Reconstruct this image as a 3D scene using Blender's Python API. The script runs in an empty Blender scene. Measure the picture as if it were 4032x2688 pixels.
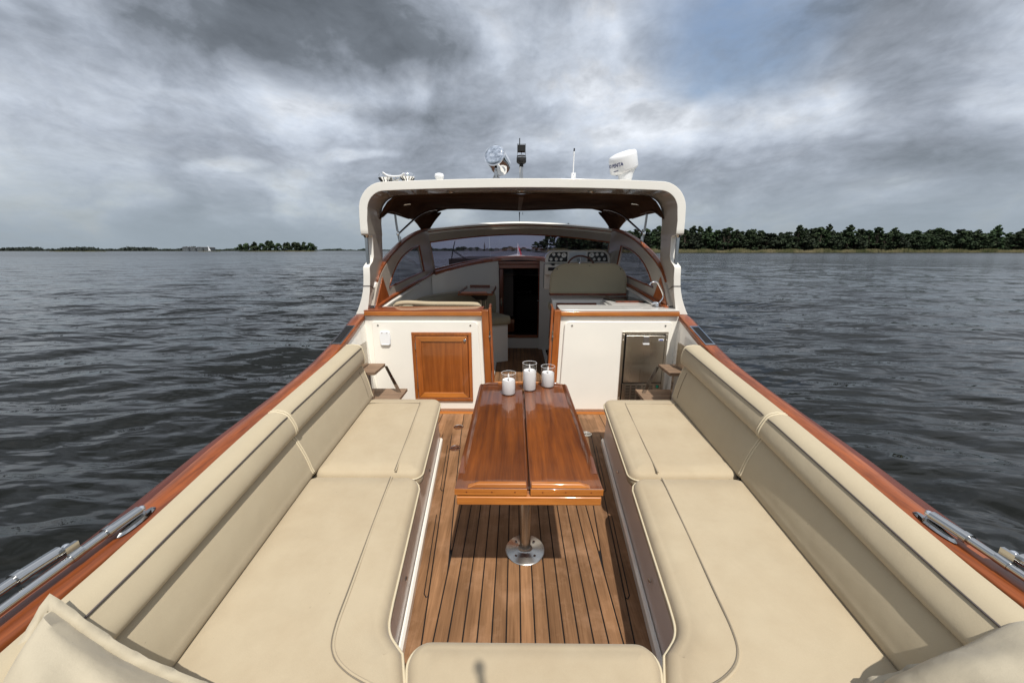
import bpy, bmesh, math, random
import numpy as np
from mathutils import Vector, Matrix
random.seed(7)
C = bpy.context.scene
COL = C.collection
PI = math.pi

# ------------------------------------------------------------------ helpers
def V(*a): return Vector(a)

class MB:
    """collects shapes into one mesh"""
    def __init__(s): s.v = []; s.f = []
    def add(s, vs, fs):
        o = len(s.v); s.v += [tuple(p) for p in vs]; s.f += [tuple(i + o for i in f) for f in fs]; return s
    def box(s, x0, x1, y0, y1, z0, z1):
        vs = [(x, y, z) for z in (z0, z1) for y in (y0, y1) for x in (x0, x1)]
        return s.add(vs, [(0,2,3,1),(4,5,7,6),(0,1,5,4),(2,6,7,3),(0,4,6,2),(1,3,7,5)])
    def hexa(s, b, t):
        """b, t : four bottom and four top corners"""
        return s.add(list(b) + list(t), [(3,2,1,0),(4,5,6,7),(0,1,5,4),(1,2,6,5),(2,3,7,6),(3,0,4,7)])
    def rings(s, rings, closed=True, cap=True):
        n = len(rings[0]); vs = [p for r in rings for p in r]; fs = []
        for i in range(len(rings) - 1):
            for j in range(n if closed else n - 1):
                k = (j + 1) % n
                fs.append((i*n + j, i*n + k, (i+1)*n + k, (i+1)*n + j))
        if cap and closed:
            fs.append(tuple(reversed(range(n)))); fs.append(tuple((len(rings)-1)*n + j for j in range(n)))
        return s.add(vs, fs)
    def tube(s, pts, r, n=10, cap=True, close=False):
        pts = [Vector(p) for p in pts]; m = len(pts)
        rs = r if isinstance(r, (list, tuple)) else [r]*m
        up = None; rings = []
        for i, p in enumerate(pts):
            if close: t = pts[(i+1) % m] - pts[(i-1) % m]
            else: t = pts[min(i+1, m-1)] - pts[max(i-1, 0)]
            t.normalize()
            if up is None:
                a = Vector((0,0,1)) if abs(t.z) < .9 else Vector((1,0,0))
                up = (a - t*a.dot(t)).normalized()
            else:
                up = (up - t*up.dot(t)).normalized()
            w = t.cross(up)
            rings.append([tuple(p + (up*math.cos(2*PI*k/n) + w*math.sin(2*PI*k/n))*rs[i]) for k in range(n)])
        if close:
            rings.append(rings[0]); return s.rings(rings, True, False)
        return s.rings(rings, True, cap)
    def lathe(s, prof, c=(0,0,0), n=24, M=None, cap=True):
        rings = []
        for r, z in prof:
            ring = [Vector((r*math.cos(2*PI*k/n), r*math.sin(2*PI*k/n), z)) for k in range(n)]
            if M is not None: ring = [M @ p for p in ring]
            rings.append([tuple(p + Vector(c)) for p in ring])
        return s.rings(rings, True, cap)
    def prism(s, poly, axis, a, b):
        """poly : 2-D points in the plane of the other two axes"""
        def mk(p, t):
            return {'x': (t, p[0], p[1]), 'y': (p[0], t, p[1]), 'z': (p[0], p[1], t)}[axis]
        return s.rings([[mk(p, a) for p in poly], [mk(p, b) for p in poly]])
    def build(s, name, mat, parent=None, bevel=0, seg=2, smooth=None, sub=0, solid=0, label=None, wn=False):
        me = bpy.data.meshes.new(name); me.from_pydata(s.v, [], s.f); me.update()
        bm = bmesh.new(); bm.from_mesh(me)
        bmesh.ops.recalc_face_normals(bm, faces=bm.faces); bm.to_mesh(me); bm.free()
        if mat: me.materials.append(mat)
        o = bpy.data.objects.new(name, me); COL.objects.link(o)
        if solid:
            q = o.modifiers.new('thick', 'SOLIDIFY'); q.thickness = solid; q.offset = 0
        if bevel:
            q = o.modifiers.new('bevel', 'BEVEL'); q.width = bevel; q.segments = seg; q.limit_method = 'ANGLE'; q.angle_limit = math.radians(35)
        if sub:
            q = o.modifiers.new('sub', 'SUBSURF'); q.levels = sub; q.render_levels = sub
        if smooth is None: smooth = bool(bevel or sub)
        if smooth:
            me.shade_smooth()
            if not sub:
                try: me.set_sharp_from_angle(angle=math.radians(50 if not bevel else 62))
                except Exception: pass
        if wn or (bevel and not sub):
            q = o.modifiers.new('wn', 'WEIGHTED_NORMAL'); q.keep_sharp = True; q.weight = 80
        if parent is not None:
            o.parent = parent
            if parent.type == 'EMPTY':
                o.matrix_parent_inverse = Matrix.Translation(parent.location).inverted()
        if label: o['label'] = label
        return o

def tag(o, label=None, cat=None, group=None, kind=None):
    if label: o['label'] = label
    if cat: o['category'] = cat
    if group: o['group'] = group
    if kind: o['kind'] = kind
    return o
def thing(name, label, cat, loc=(0,0,0), group=None):
    o = bpy.data.objects.new(name, None); COL.objects.link(o); o.location = loc
    o.empty_display_size = .1
    return tag(o, label, cat, group)

def cr(pts, n):
    """Catmull-Rom through pts, n samples per span"""
    P = [Vector(p) for p in pts]; P = [P[0]*2 - P[1]] + P + [P[-1]*2 - P[-2]]; out = []
    for i in range(1, len(P) - 2):
        for k in range(n):
            t = k/n; a, b, c, d = P[i-1], P[i], P[i+1], P[i+2]
            out.append(.5*((2*b) + (c - a)*t + (2*a - 5*b + 4*c - d)*t*t + (3*b - a - 3*c + d)*t**3))
    out.append(P[-2]); return out
def rrect(x0, x1, y0, y1, r, n=5):
    out = []
    for cx, cy, a in ((x1-r, y1-r, 0), (x0+r, y1-r, 90), (x0+r, y0+r, 180), (x1-r, y0+r, 270)):
        for k in range(n + 1):
            t = math.radians(a + 90*k/n); out.append((cx + r*math.cos(t), cy + r*math.sin(t)))
    return out
def lerp(knots, y):
    ys = [k[0] for k in knots]
    return tuple(float(np.interp(y, ys, [k[j] for k in knots])) for j in range(1, len(knots[0])))
def smooth_knots(knots, n=8):
    d = cr([tuple(k) + (0,)*(3 - len(k)) if len(k) < 3 else k for k in knots], n)
    return [tuple(p)[:len(knots[0])] for p in d]

# ------------------------------------------------------------------ materials
def mat(name, base=(.5,.5,.5), rough=.5, metal=0, coat=0, coat_r=.05, spec=.5, trans=0, ior=1.45, sheen=0):
    m = bpy.data.materials.new(name); m.use_nodes = True
    b = m.node_tree.nodes['Principled BSDF']
    b.inputs['Base Color'].default_value = (*base, 1); b.inputs['Roughness'].default_value = rough
    b.inputs['Metallic'].default_value = metal; b.inputs['Coat Weight'].default_value = coat
    b.inputs['Coat Roughness'].default_value = coat_r; b.inputs['Specular IOR Level'].default_value = spec
    b.inputs['Transmission Weight'].default_value = trans; b.inputs['IOR'].default_value = ior
    b.inputs['Sheen Weight'].default_value = sheen
    return m
class NT:
    def __init__(s, m): s.t = m.node_tree; s.n = s.t.nodes; s.b = s.n.get('Principled BSDF')
    def new(s, k, **kw):
        o = s.n.new(k)
        for a, v in kw.items(): setattr(o, a, v)
        return o
    def link(s, a, b): s.t.links.new(a, b)
    def math(s, op, a, b=None, c=None):
        o = s.new('ShaderNodeMath', operation=op)
        for i, x in enumerate((a, b, c)):
            if x is None: continue
            if isinstance(x, (int, float)): o.inputs[i].default_value = x
            else: s.link(x, o.inputs[i])
        return o.outputs[0]
    def mix(s, f, a, b, mode='MIX'):
        o = s.new('ShaderNodeMix', data_type='RGBA', blend_type=mode)
        for i, x in ((0, f), (6, a), (7, b)):
            if isinstance(x, (int, float)): o.inputs[i].default_value = x
            elif isinstance(x, tuple): o.inputs[i].default_value = (*x[:3], 1)
            else: s.link(x, o.inputs[i])
        return o.outputs[2]
    def noise(s, co, scale, detail=4, rough=.5, dist=0, mscale=None):
        if mscale:
            mp = s.new('ShaderNodeMapping'); mp.inputs['Scale'].default_value = mscale; s.link(co, mp.inputs[0]); co = mp.outputs[0]
        o = s.new('ShaderNodeTexNoise'); s.link(co, o.inputs['Vector']); o.inputs['Scale'].default_value = scale
        o.inputs['Detail'].default_value = detail; o.inputs['Roughness'].default_value = rough; o.inputs['Distortion'].default_value = dist
        return o.outputs[0]
    def ramp(s, f, *st):
        o = s.new('ShaderNodeValToRGB'); s.link(f, o.inputs[0]); e = o.color_ramp.elements
        while len(e) < len(st): e.new(.5)
        for i, (p, c) in enumerate(st):
            e[i].position = p; e[i].color = (*c, 1) if isinstance(c, tuple) else (c, c, c, 1)
        return o.outputs[0]
    def bump(s, h, strength=.3, dist=.01, normal=None):
        o = s.new('ShaderNodeBump'); s.link(h, o.inputs['Height']); o.inputs['Strength'].default_value = strength
        o.inputs['Distance'].default_value = dist
        if normal: s.link(normal, o.inputs['Normal'])
        return o.outputs[0]
    def co(s, which='Object'): return s.new('ShaderNodeTexCoord').outputs[which]

def wood(name, c0, c1, along='y', rough=.35, coat=.9, coat_r=.06, island=.25, grain=1., spec=.5, wear=0, figure=1.):
    m = mat(name, c0, rough, coat=coat, coat_r=coat_r, spec=spec); t = NT(m); co = t.co()
    sc = {'x': (1.2, 22, 22), 'y': (22, 1.2, 22), 'z': (22, 22, 1.2)}[along]
    sf = {'x': (6, 160, 160), 'y': (160, 6, 160), 'z': (160, 160, 6)}[along]
    geo = t.new('ShaderNodeNewGeometry'); isl = geo.outputs['Random Per Island']
    vm = t.new('ShaderNodeVectorMath', operation='ADD'); t.link(co, vm.inputs[0])
    cb = t.new('ShaderNodeCombineXYZ'); t.link(t.math('MULTIPLY', isl, 7.), cb.inputs[0]); t.link(t.math('MULTIPLY', isl, 13.), cb.inputs[1]); t.link(isl, cb.inputs[2])
    t.link(cb.outputs[0], vm.inputs[1]); co2 = vm.outputs[0]
    n1 = t.noise(co2, 1., 5, .6, .6, sc); n2 = t.noise(co2, 1., 3, .6, .0, sf)
    f = t.math('ADD', t.math('MULTIPLY', n1, .75), t.math('MULTIPLY', n2, .35*grain))
    col = t.ramp(f, (.34, c0), (.54, tuple((a + b)/2 for a, b in zip(c0, c1))), (.72, c1))
    k = t.math('ADD', t.math('MULTIPLY', isl, island*2), 1 - island)
    big = t.noise(co, 2.3, 3, .6)
    k = t.math('MULTIPLY', k, t.math('ADD', t.math('MULTIPLY', big, .5*figure), 1 - .25*figure))
    hsv = t.new('ShaderNodeHueSaturation'); t.link(col, hsv.inputs['Color']); t.link(k, hsv.inputs['Value'])
    out = hsv.outputs[0]
    if wear:
        w = t.noise(co, 3.1, 6, .7); w = t.ramp(w, (.5, 0.), (.72, wear))
        out = t.mix(w, out, tuple(min(1, c*1.5 + .06) for c in c1))
    t.link(out, t.b.inputs['Base Color'])
    t.link(t.bump(n2, .12, .002), t.b.inputs['Normal'])
    # small swell in the lacquer
    cn = t.bump(t.noise(co, 9, 3, .5), .04, .01); t.link(cn, t.b.inputs['Coat Normal'])
    return m

M = {}
M['mahogany'] = wood('varnished mahogany', (.12,.026,.008), (.36,.095,.026), 'y', coat=1)
M['mahogany_x'] = wood('varnished mahogany across', (.13,.028,.008), (.38,.10,.026), 'x', coat=1)
M['mahogany_z'] = wood('varnished mahogany upright', (.15,.034,.008), (.42,.115,.026), 'z', coat=1)
M['rail_wood'] = wood('streaked mahogany rail', (.090,.020,.005), (.32,.082,.018), 'y', rough=.42, coat=.35, coat_r=.14, wear=.10, figure=1.9, spec=.3)  # the rail's own red-brown with streaky grain and slight wear
M['strake'] = wood('dark rubbing strake', (.075,.017,.009), (.18,.042,.020), 'y', rough=.45, coat=.15, coat_r=.25, spec=.3)
M['honey_x'] = wood('honey teak across', (.26,.074,.011), (.52,.185,.034), 'x', coat=.9)
M['honey_z'] = wood('honey teak upright', (.19,.048,.007), (.38,.112,.020), 'z', coat=.9, figure=1.5)
M['panel_wood'] = wood('mahogany veneer', (.19,.048,.007), (.38,.115,.020), 'z', coat=.9, figure=1.8, grain=.6)
M['table_wood'] = wood('table mahogany', (.072,.0160,.0020), (.26,.069,.0070), 'y', coat=1, coat_r=.03, figure=1.7, grain=.7)
M['dark_wood'] = wood('dark mahogany', (.07,.014,.005), (.18,.040,.012), 'z', coat=.8)
M['teak'] = wood('weathered teak planks', (.120,.058,.025), (.275,.145,.070), 'y', rough=.6, coat=0, island=.20, spec=.3, wear=.45, figure=1.9)
M['teak_x'] = wood('grey teak treads', (.12,.078,.05), (.25,.165,.108), 'x', rough=.65, coat=0, island=.2, spec=.3)
M['caulk'] = mat('black caulking', (.006,.005,.005), .6)
def gelcoat(name, base, rough=.22, coat=.6):
    m = mat(name, base, rough, coat=coat, coat_r=.04); t = NT(m); co = t.co()
    n = t.noise(co, 2.2, 5, .6); c = t.mix(t.ramp(n, (.35, 0.), (.8, .35)), base, tuple(x*.86 for x in base)); t.link(c, t.b.inputs['Base Color'])
    t.link(t.bump(t.noise(co, 5, 2, .5), .05, .02), t.b.inputs['Normal']); return m
M['white'] = gelcoat('ivory gelcoat', (.86,.83,.755))
M['white_arch'] = gelcoat('glossy white gelcoat', (.80,.775,.71), .10, 1.)
M['white_in'] = gelcoat('cabin liner', (.78,.77,.72), .35, .2)
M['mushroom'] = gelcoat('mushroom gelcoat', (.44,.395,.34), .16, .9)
M['mauve'] = gelcoat('bench side', (.66,.585,.54), .3, .3)
M['plastic'] = mat('white plastic', (.80,.81,.82), .35)
M['hull'] = gelcoat('hull paint', (.70,.68,.62))
def fabric(name, base, dirt=(.36,.31,.22), amt=.5, soft=.6):
    m = mat(name, base, .75, spec=.25, sheen=.12); t = NT(m); co = t.co()
    big = t.noise(co, 1.7, 5, .62); med = t.noise(co, 7., 5, .65)
    f = t.ramp(t.math('ADD', t.math('MULTIPLY', big, .6), t.math('MULTIPLY', med, .4)), (.42, 0.), (.68, amt))
    c = t.mix(f, base, dirt)
    weave = t.noise(co, 330, 2, .7); c = t.mix(t.math('MULTIPLY', weave, .30), c, tuple(x*.6 for x in base))
    sp = t.ramp(t.noise(co, 42, 2, .5), (.765, 0.), (.79, .45)); c = t.mix(sp, c, tuple(x*.45 for x in base))
    t.link(c, t.b.inputs['Base Color'])
    b1 = t.bump(t.noise(co, 3.2, 3, .5), .55*soft, .03); b2 = t.bump(t.noise(co, 14, 3, .5), .22*soft, .008, b1)
    b3 = t.bump(weave, .25, .0015, b2); t.link(b3, t.b.inputs['Normal']); return m
M['vinyl'] = fabric('beige marine vinyl', (.45,.38,.262), (.40,.325,.215))
M['vinyl_seat'] = fabric('sun-worn seat vinyl', (.455,.376,.258), (.39,.308,.202), .85)
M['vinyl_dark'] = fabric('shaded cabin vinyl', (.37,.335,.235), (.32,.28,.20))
M['pillow'] = fabric('cream pillow canvas', (.45,.395,.295), (.36,.315,.23), .6, 1.8)
M['piping'] = mat('cream piping', (.55,.475,.335), .6)
M['seam'] = mat('dark seam', (.085,.07,.065), .8)
M['seam_soft'] = mat('stitched seam', (.19,.16,.12), .8)
M['steel'] = mat('polished stainless steel', (.52,.515,.50), .10, 1)
M['steel_soft'] = mat('worn stainless steel', (.46,.44,.41), .27, 1)
M['chrome'] = mat('chrome', (.80,.80,.80), .05, 1)
M['mirror_glass'] = mat('polished lamp shell', (.75,.78,.82), .03, 1)
def brushed():
    m = mat('brushed stainless steel', (.56,.52,.45), .30, 1); t = NT(m)
    n = t.noise(t.co(), 1, 3, .6, 0, (300, 300, 3)); t.link(t.math('ADD', t.math('MULTIPLY', n, .2), .2), t.b.inputs['Roughness'])
    t.link(t.bump(t.noise(t.co(), 2.5, 2, .5, 0, (.6, 1, 3.2)), .5, .02), t.b.inputs['Normal']); return m
M['brushed'] = brushed()
M['black'] = mat('black plastic', (.008,.008,.008), .45)
M['rubber'] = mat('black rubber', (.012,.012,.013), .7)
M['green_led'] = mat('green switch', (.01,.22,.14), .3)
M['canvas'] = mat('dark brown canvas', (.040,.020,.012), .9, spec=.1)
def canvas():
    t = NT(M['canvas']); co = t.co(); n = t.noise(co, 3, 4, .6)
    t.link(t.ramp(n, (.3, (.030,.014,.008)), (.7, (.075,.040,.024))), t.b.inputs['Base Color'])
    t.link(t.bump(t.noise(co, 4, 3, .5), .6, .03), t.b.inputs['Normal'])
canvas()
M['canvas_edge'] = mat('canvas binding', (.12,.08,.06), .8)
def clear(name, tint, gloss=.12, rough=.0):
    m = bpy.data.materials.new(name); m.use_nodes = True; t = NT(m); n = t.n; n.clear()
    out = t.new('ShaderNodeOutputMaterial'); tr = t.new('ShaderNodeBsdfTransparent'); tr.inputs[0].default_value = (*tint, 1)
    gl = t.new('ShaderNodeBsdfGlossy'); gl.inputs['Roughness'].default_value = rough; gl.inputs[0].default_value = (1,1,1,1)
    fr = t.new('ShaderNodeFresnel'); fr.inputs[0].default_value = 1.5
    gm = t.new('ShaderNodeNewGeometry'); ff = t.math('SUBTRACT', 1., gm.outputs['Backfacing'])
    f = t.math('ADD', t.math('MULTIPLY', t.math('MULTIPLY', fr.outputs[0], ff), .8), gloss)
    mx = t.new('ShaderNodeMixShader'); t.link(f, mx.inputs[0]); t.link(tr.outputs[0], mx.inputs[1]); t.link(gl.outputs[0], mx.inputs[2])
    t.link(mx.outputs[0], out.inputs[0]); return m
M['tinted'] = clear('smoked windscreen glass', (.60,.585,.66), .006)
M['side_glass'] = clear('dark side window glass', (.30,.30,.34), .0)
M['clear_glass'] = clear('clear candle glass', (.93,.93,.93), .02)
M['wax'] = mat('white wax', (.78,.76,.75), .5, sheen=.1)
M['flame'] = mat('milky flame tip', (.85,.84,.80), .35)
M['stone'] = mat('pale counter slab', (.58,.56,.53), .25, coat=.3)
M['black_glass'] = mat('black glass', (.02,.02,.02), .05)
M['screen'] = mat('glaring screen', (.62,.68,.74), .12)
M['gauge'] = mat('ivory gauge face', (.9,.89,.85), .3)
M['dash'] = mat('dark dash panel', (.02,.018,.017), .25)
M['blue'] = mat('blue badge', (.02,.06,.35), .4)
M['blue_ink'] = mat('blue lettering', (.03,.04,.16), .4)
M['linen'] = mat('bed linen', (.10,.10,.10), .8)  # white linen greyed down, the dim cabin's shade put into its colour
M['dark_in'] = mat('shade-black cabin lining', (.010,.007,.006), .7)  # near-black: the shade of dim interiors is put into the colour
M['grey_in'] = mat('grey cabin panel', (.11,.095,.085), .5)
M['red'] = mat('red bunting', (.50,.05,.07), .8)
M['white_cloth'] = mat('white cloth', (.7,.7,.72), .8)
M['pole'] = mat('white pole', (.75,.75,.75), .4)

# ------------------------------------------------------------------ the boat: reference curves (starboard positive X; mirrored for port)
GUN = smooth_knots([(-.5,1.17,.74),(.3,1.30,.74),(.83,1.355,.745),(1.2,1.385,.755),(1.6,1.42,.79),(2.0,1.445,.82),(2.65,1.485,.875),(3.15,1.53,.955),(3.75,1.61,1.06)])
def gun(y): return lerp(GUN, y)                       # inner edge of the rail: X, Z
SOLE = [(-.5,.40),(1.297,.565),(1.9,.625),(3.14,.745),(3.75,.79)]
boat = thing('motor_boat', 'open cockpit motor boat with ivory sides, varnished mahogany rails and a white roll arch', 'boat', (0, 2, 0))

# hull outside
def hull():
    m = MB()
    st = [(-.62,1.16,.68,-.2),(-.3,1.33,.68,-.35),(.3,1.44,.685,-.45),(1.2,1.535,.70,-.5),(2.0,1.565,.76,-.55),(2.6,1.595,.82,-.55),(3.15,1.635,.90,-.55),(3.8,1.725,1.03,-.55),(5.0,1.76,1.12,-.55),(6.5,1.68,1.24,-.55),(8.5,1.40,1.36,-.5),(10.5,.85,1.45,-.4),(12,.32,1.52,-.2),(12.8,.03,1.56,.2)]
    rings = []
    for y, w, z, k in st:
        r = []
        for sx in (-1, 1):
            pr = [(w, z), (w*.985, z*.5), (w*.93, 0.), (w*.80, -.25), (0.001, k)]
            if sx == 1: pr = pr[::-1]
            r += [(sx*a, y, b) for a, b in pr]
        rings.append(r)
    m.rings(rings, closed=False, cap=False)
    n = len(rings[0]); m.f.append(tuple(range(n)))
    return m.build('hull', M['hull'], boat, smooth=True)
hull()
# foredeck and side decks round the cabin
def deck():
    m = MB()
    st = [(3.8,1.735,1.56,1.035),(4.3,1.75,1.515,1.09),(5.0,1.76,1.43,1.125),(5.6,1.745,1.36,1.17),(6.0,1.72,1.15,1.21),(6.4,1.69,.7,1.235),(6.68,1.66,.0,1.26)]
    for sx in (-1, 1):
        r = [[(sx*a, y, z + .004), (sx*b, y, z + .02)] for y, a, b, z in st]
        m.rings(r, closed=False, cap=False)
    st2 = [(6.68,1.66,1.26),(8.5,1.40,1.36),(10.5,.85,1.45),(12,.32,1.52),(12.8,.03,1.56)]
    m.rings([[(-w, y, z + .004), (-w*.5, y, z + .03), (0, y, z + .04), (w*.5, y, z + .03), (w, y, z + .004)] for y, w, z in st2], closed=False, cap=False)
    return m.build('deck', M['white'], boat, smooth=True)
deck()

# rails (gunwales)
def rail(sx):
    m = MB(); rg = []
    ys = [-.45 + i*(3.80 + .45)/40 for i in range(41)]
    for y in ys:
        x, z = gun(y); w = .10
        pr = [(x, z - .045), (x, z - .006), (x + .006, z), (x + w - .012, z + .004), (x + w, z - .004), (x + w, z - .045)]
        rg.append([(sx*a, y, b) for a, b in pr])
    m.rings(rg)
    o = m.build('gunwale_rail', M['rail_wood'], boat, smooth=True)
    m = MB(); rg = []
    for y in ys:
        x, z = gun(y); x += .102; w = float(np.interp(y, [0, 1.2, 2.2, 3.8], [.085, .085, .05, .035])); z -= .018
        pr = [(x, z - .07), (x, z), (x + w*.55, z - .002), (x + w*.9, z - .012), (x + w, z - .032), (x + w*.9, z - .06)]
        rg.append([(sx*a, y, b) for a, b in pr])
    m.rings(rg); m.build('rubbing_strake', M['strake'], boat, smooth=True)
    # louvred vent let into the rail
    y0, y1 = 3.0, 3.42
    m = MB()
    def P(u, w, dz):
        y = y0 + (y1 - y0)*u; x, z = gun(y); return (sx*(x + .012 + .085*w), y, z + .004 + dz)
    for a, b, c, d in ((0,1,0,.12),(0,1,.88,1),(0,.06,.12,.88),(.94,1,.12,.88)):
        m.hexa([P(a,c,-.01),P(b,c,-.01),P(b,d,-.01),P(a,d,-.01)], [P(a,c,.006),P(b,c,.006),P(b,d,.006),P(a,d,.006)])
    v = m.build('vent_frame', M['steel'], o)
    m = MB(); m.hexa([P(.06,.12,-.008),P(.94,.12,-.008),P(.94,.88,-.008),P(.06,.88,-.008)], [P(.06,.12,.001),P(.94,.12,.001),P(.94,.88,.001),P(.06,.88,.001)])
    for i in range(4):
        c = .16 + i*.19; m.hexa([P(.07,c,.001),P(.93,c,.001),P(.93,c+.11,.001),P(.07,c+.11,.001)], [P(.07,c+.02,.005),P(.93,c+.02,.005),P(.93,c+.09,.005),P(.07,c+.09,.005)])
    m.build('vent_grille', M['rubber'], o)
for s in (-1, 1): rail(s)

# inner liner of the cockpit sides
for s in (-1, 1):
    m = MB(); rg = []
    for i in range(24):
        y = -.2 + i*(3.74 + .2)/23; x, z = gun(y)
        rg.append([(s*(x + .02), y, z - .03), (s*(x + .005), y, z - .06), (s*(x - .02), y, .5), (s*(x - .10), y, .012)])
    m.rings(rg, closed=False, cap=False); m.build('cockpit_liner', M['white'], boat, smooth=True)
m = MB(); m.box(-1.3, 1.3, -.36, -.30, 0, .70); m.build('transom', M['white'], boat, bevel=.01)

# ---- soles
def planks(name, y0, y1, xs, w, z, mt, parent, edge=None):
    m = MB(); g = .0035
    for i in range(len(xs) - 1):
        m.box(xs[i] + g, xs[i+1] - g, y0, y1, z - .006, z)
    if edge:
        for s in (-1, 1):
            for k in range(5):
                a = []
                for j in range(61):
                    y = y0 + (y1 - y0)*j/60; e = lerp(edge, y)[0]
                    o_, i_ = e - k*.088 - g, max(e - (k+1)*.088 + g, xs[-1] + g)
                    a.append((y, i_, o_))
                seg = [q for q in a if q[2] - q[1] > .002]
                if len(seg) > 1:
                    m.rings([[(s*i_, y, z - .006), (s*o_, y, z - .006), (s*o_, y, z), (s*i_, y, z)] for y, i_, o_ in seg])
    return m.build(name, mt, parent, label=None)
W = .0655
m = MB(); m.box(-.85, .85, .2, 3.72, -.02, -.006 - .001)
sole = m.build('cockpit_sole', M['caulk'], boat)
planks('teak_planks', .3, 3.66, [-W*6.5 + i*W for i in range(14)], W, 0, M['teak'], sole, SOLE)
for s in (-1, 1):
    m = MB(); m.box(*sorted((s*.84, s*1.55)), 2.95, 3.72, -.021, -.0072)
    for i in range(9): m.box(*sorted((s*(.66 + i*.088 + .0035), s*(.66 + (i+1)*.088 - .0035))), 3.0, 3.66, -.0065, -.0015)
    m.build('teak_planks', M['teak'], sole)
m = MB(); m.box(-1.5, 1.5, 3.664, 3.76, -.006, 0); m.build('margin_board', M['honey_x'], sole)
# hooked king-board inlays beside the table
for s in (-1, 1):
    for (ya, yb, xo) in ((1.5, 2.1, .50), (2.35, 3.0, .55)):
        m = MB(); e = lambda y: lerp(SOLE, y)[0] - .065
        pts = [(s*e(yb), yb, .0008), (s*e(ya + .02), ya + .02, .0008), (s*(e(ya) - .012), ya, .0008), (s*(e(ya) - .020), ya + .004, .0008), (s*(e(ya + .03) - .024), ya + .03, .0008), (s*(e(yb) - .024), yb, .0008)]
        m.tube(pts, .0028, 6); m.build('inlay_caulking', M['caulk'], sole)
# flush deck lifting rings
for (x, y) in ((-.62, 3.35), (-.59, 2.95), (.62, 3.22)):
    m = MB(); m.lathe([(.001,.001),(.05,.001),(.05,.004),(.043,.005),(.040,.002),(.001,.002)], (x, y, 0), 28)
    m.box(x-.04, x+.04, y-.004, y+.004, .002, .006); m.box(x-.004, x+.004, y-.04, y+.04, .002, .0055)
    m.build('lifting_ring', M['steel'], sole)
m = MB(); m.box(-.42, .47, 3.80, 6.6, -.02, -.007); s2 = m.build('cabin_sole', M['caulk'], boat)
xs = [-.345 + i*.0625 for i in range(13)]
m = MB()
for i in range(12): m.box(xs[i] + .003, xs[i+1] - .003, 3.79, 6.55, -.006, 0)
m.build('teak_planks', M['teak'], s2)
m = MB(); m.prism([(-.395,-.02),(-.350,-.02),(-.350,.010),(-.362,.03),(-.395,.035)], 'y', 3.79, 6.55)
m.prism([(.41,-.02),(.46,-.02),(.46,.035),(.423,.03),(.41,.010)], 'y', 3.79, 6.55)
m.build('sole_coving', M['white_in'], s2, smooth=False)

# ---- bench bases
for s in (-1, 1):
    m = MB(); rg = []
    for i in range(30):
        y = .95 + i*(3.0 - .95)/29; x = lerp(SOLE, y)[0]
        rg.append([(s*x, y, .001), (s*(x + .012), y, .32), (s*(x + .55), y, .335), (s*(x + .55), y, .001)])
    m.rings(rg); b = m.build('bench_base', M['mauve'], boat)
    m = MB(); rg = []
    for i in range(30):
        y = 1.0 + i*(3.02 - 1.0)/29; x = lerp(SOLE, y)[0]
        rg.append([(s*(x - .002), y, .0015), (s*(x - .020), y, .0015), (s*(x - .020), y, .050), (s*(x - .010), y, .062), (s*(x - .002), y, .062)])
    m.rings(rg); m.build('toe_strip', M['white'], b, smooth=False)
    for y in (1.42, 2.3):
        x = lerp(SOLE, y)[0] - .002
        m = MB(); m.lathe([(.001,0),(.010,0),(.010,.006),(.006,.009),(.001,.009)], (s*x, y, .20), 14, Matrix.Rotation(-s*PI/2, 3, 'Y')); m.build('drain_plug', M['steel'], b)
m = MB(); m.box(-.56, .56, .3, .93, .001, .33); m.build('aft_bench_base', M['mauve'], boat, bevel=.01)

# ------------------------------------------------------------------ cushions
def offset_poly(pts, d):
    n = len(pts); out = []
    for i in range(n):
        a, b, c = Vector(pts[i-1]), Vector(pts[i]), Vector(pts[(i+1) % n])
        t1 = (b - a).normalized(); t2 = (c - b).normalized()
        n1 = Vector((-t1.y, t1.x)); n2 = Vector((-t2.y, t2.x)); nn = (n1 + n2)
        if nn.length < 1e-6: nn = n1
        nn.normalize(); k = 1/max(.5, nn.dot(n1)); out.append(tuple(b + nn*d*k))
    return out
def resample(pts, step=.03):
    out = []
    n = len(pts)
    for i in range(n):
        a, b = Vector(pts[i]), Vector(pts[(i+1) % n]); k = max(1, int((b - a).length/step))
        for j in range(k): out.append(tuple(a.lerp(b, j/k)))
    return out
def fillet(pts, rad):
    """pts closed CCW; rad list of radii"""
    out = []; n = len(pts)
    for i in range(n):
        r = rad[i]
        a, b, c = Vector(pts[i-1]), Vector(pts[i]), Vector(pts[(i+1) % n])
        if r <= 0: out.append(tuple(b)); continue
        u = (a - b).normalized(); w = (c - b).normalized(); ang = u.angle(w)
        t = r/math.tan(ang/2); p0 = b + u*t; p1 = b + w*t
        cc = b + (u + w).normalized()*(r/math.sin(ang/2))
        a0 = math.atan2(p0.y - cc.y, p0.x - cc.x); a1 = math.atan2(p1.y - cc.y, p1.x - cc.x)
        d = (a1 - a0 + PI) % (2*PI) - PI
        for k in range(9): q = a0 + d*k/8; out.append((cc.x + r*math.cos(q), cc.y + r*math.sin(q)))
    return out
def area(p): return sum(p[i-1][0]*p[i][1] - p[i][0]*p[i-1][1] for i in range(len(p)))
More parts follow.
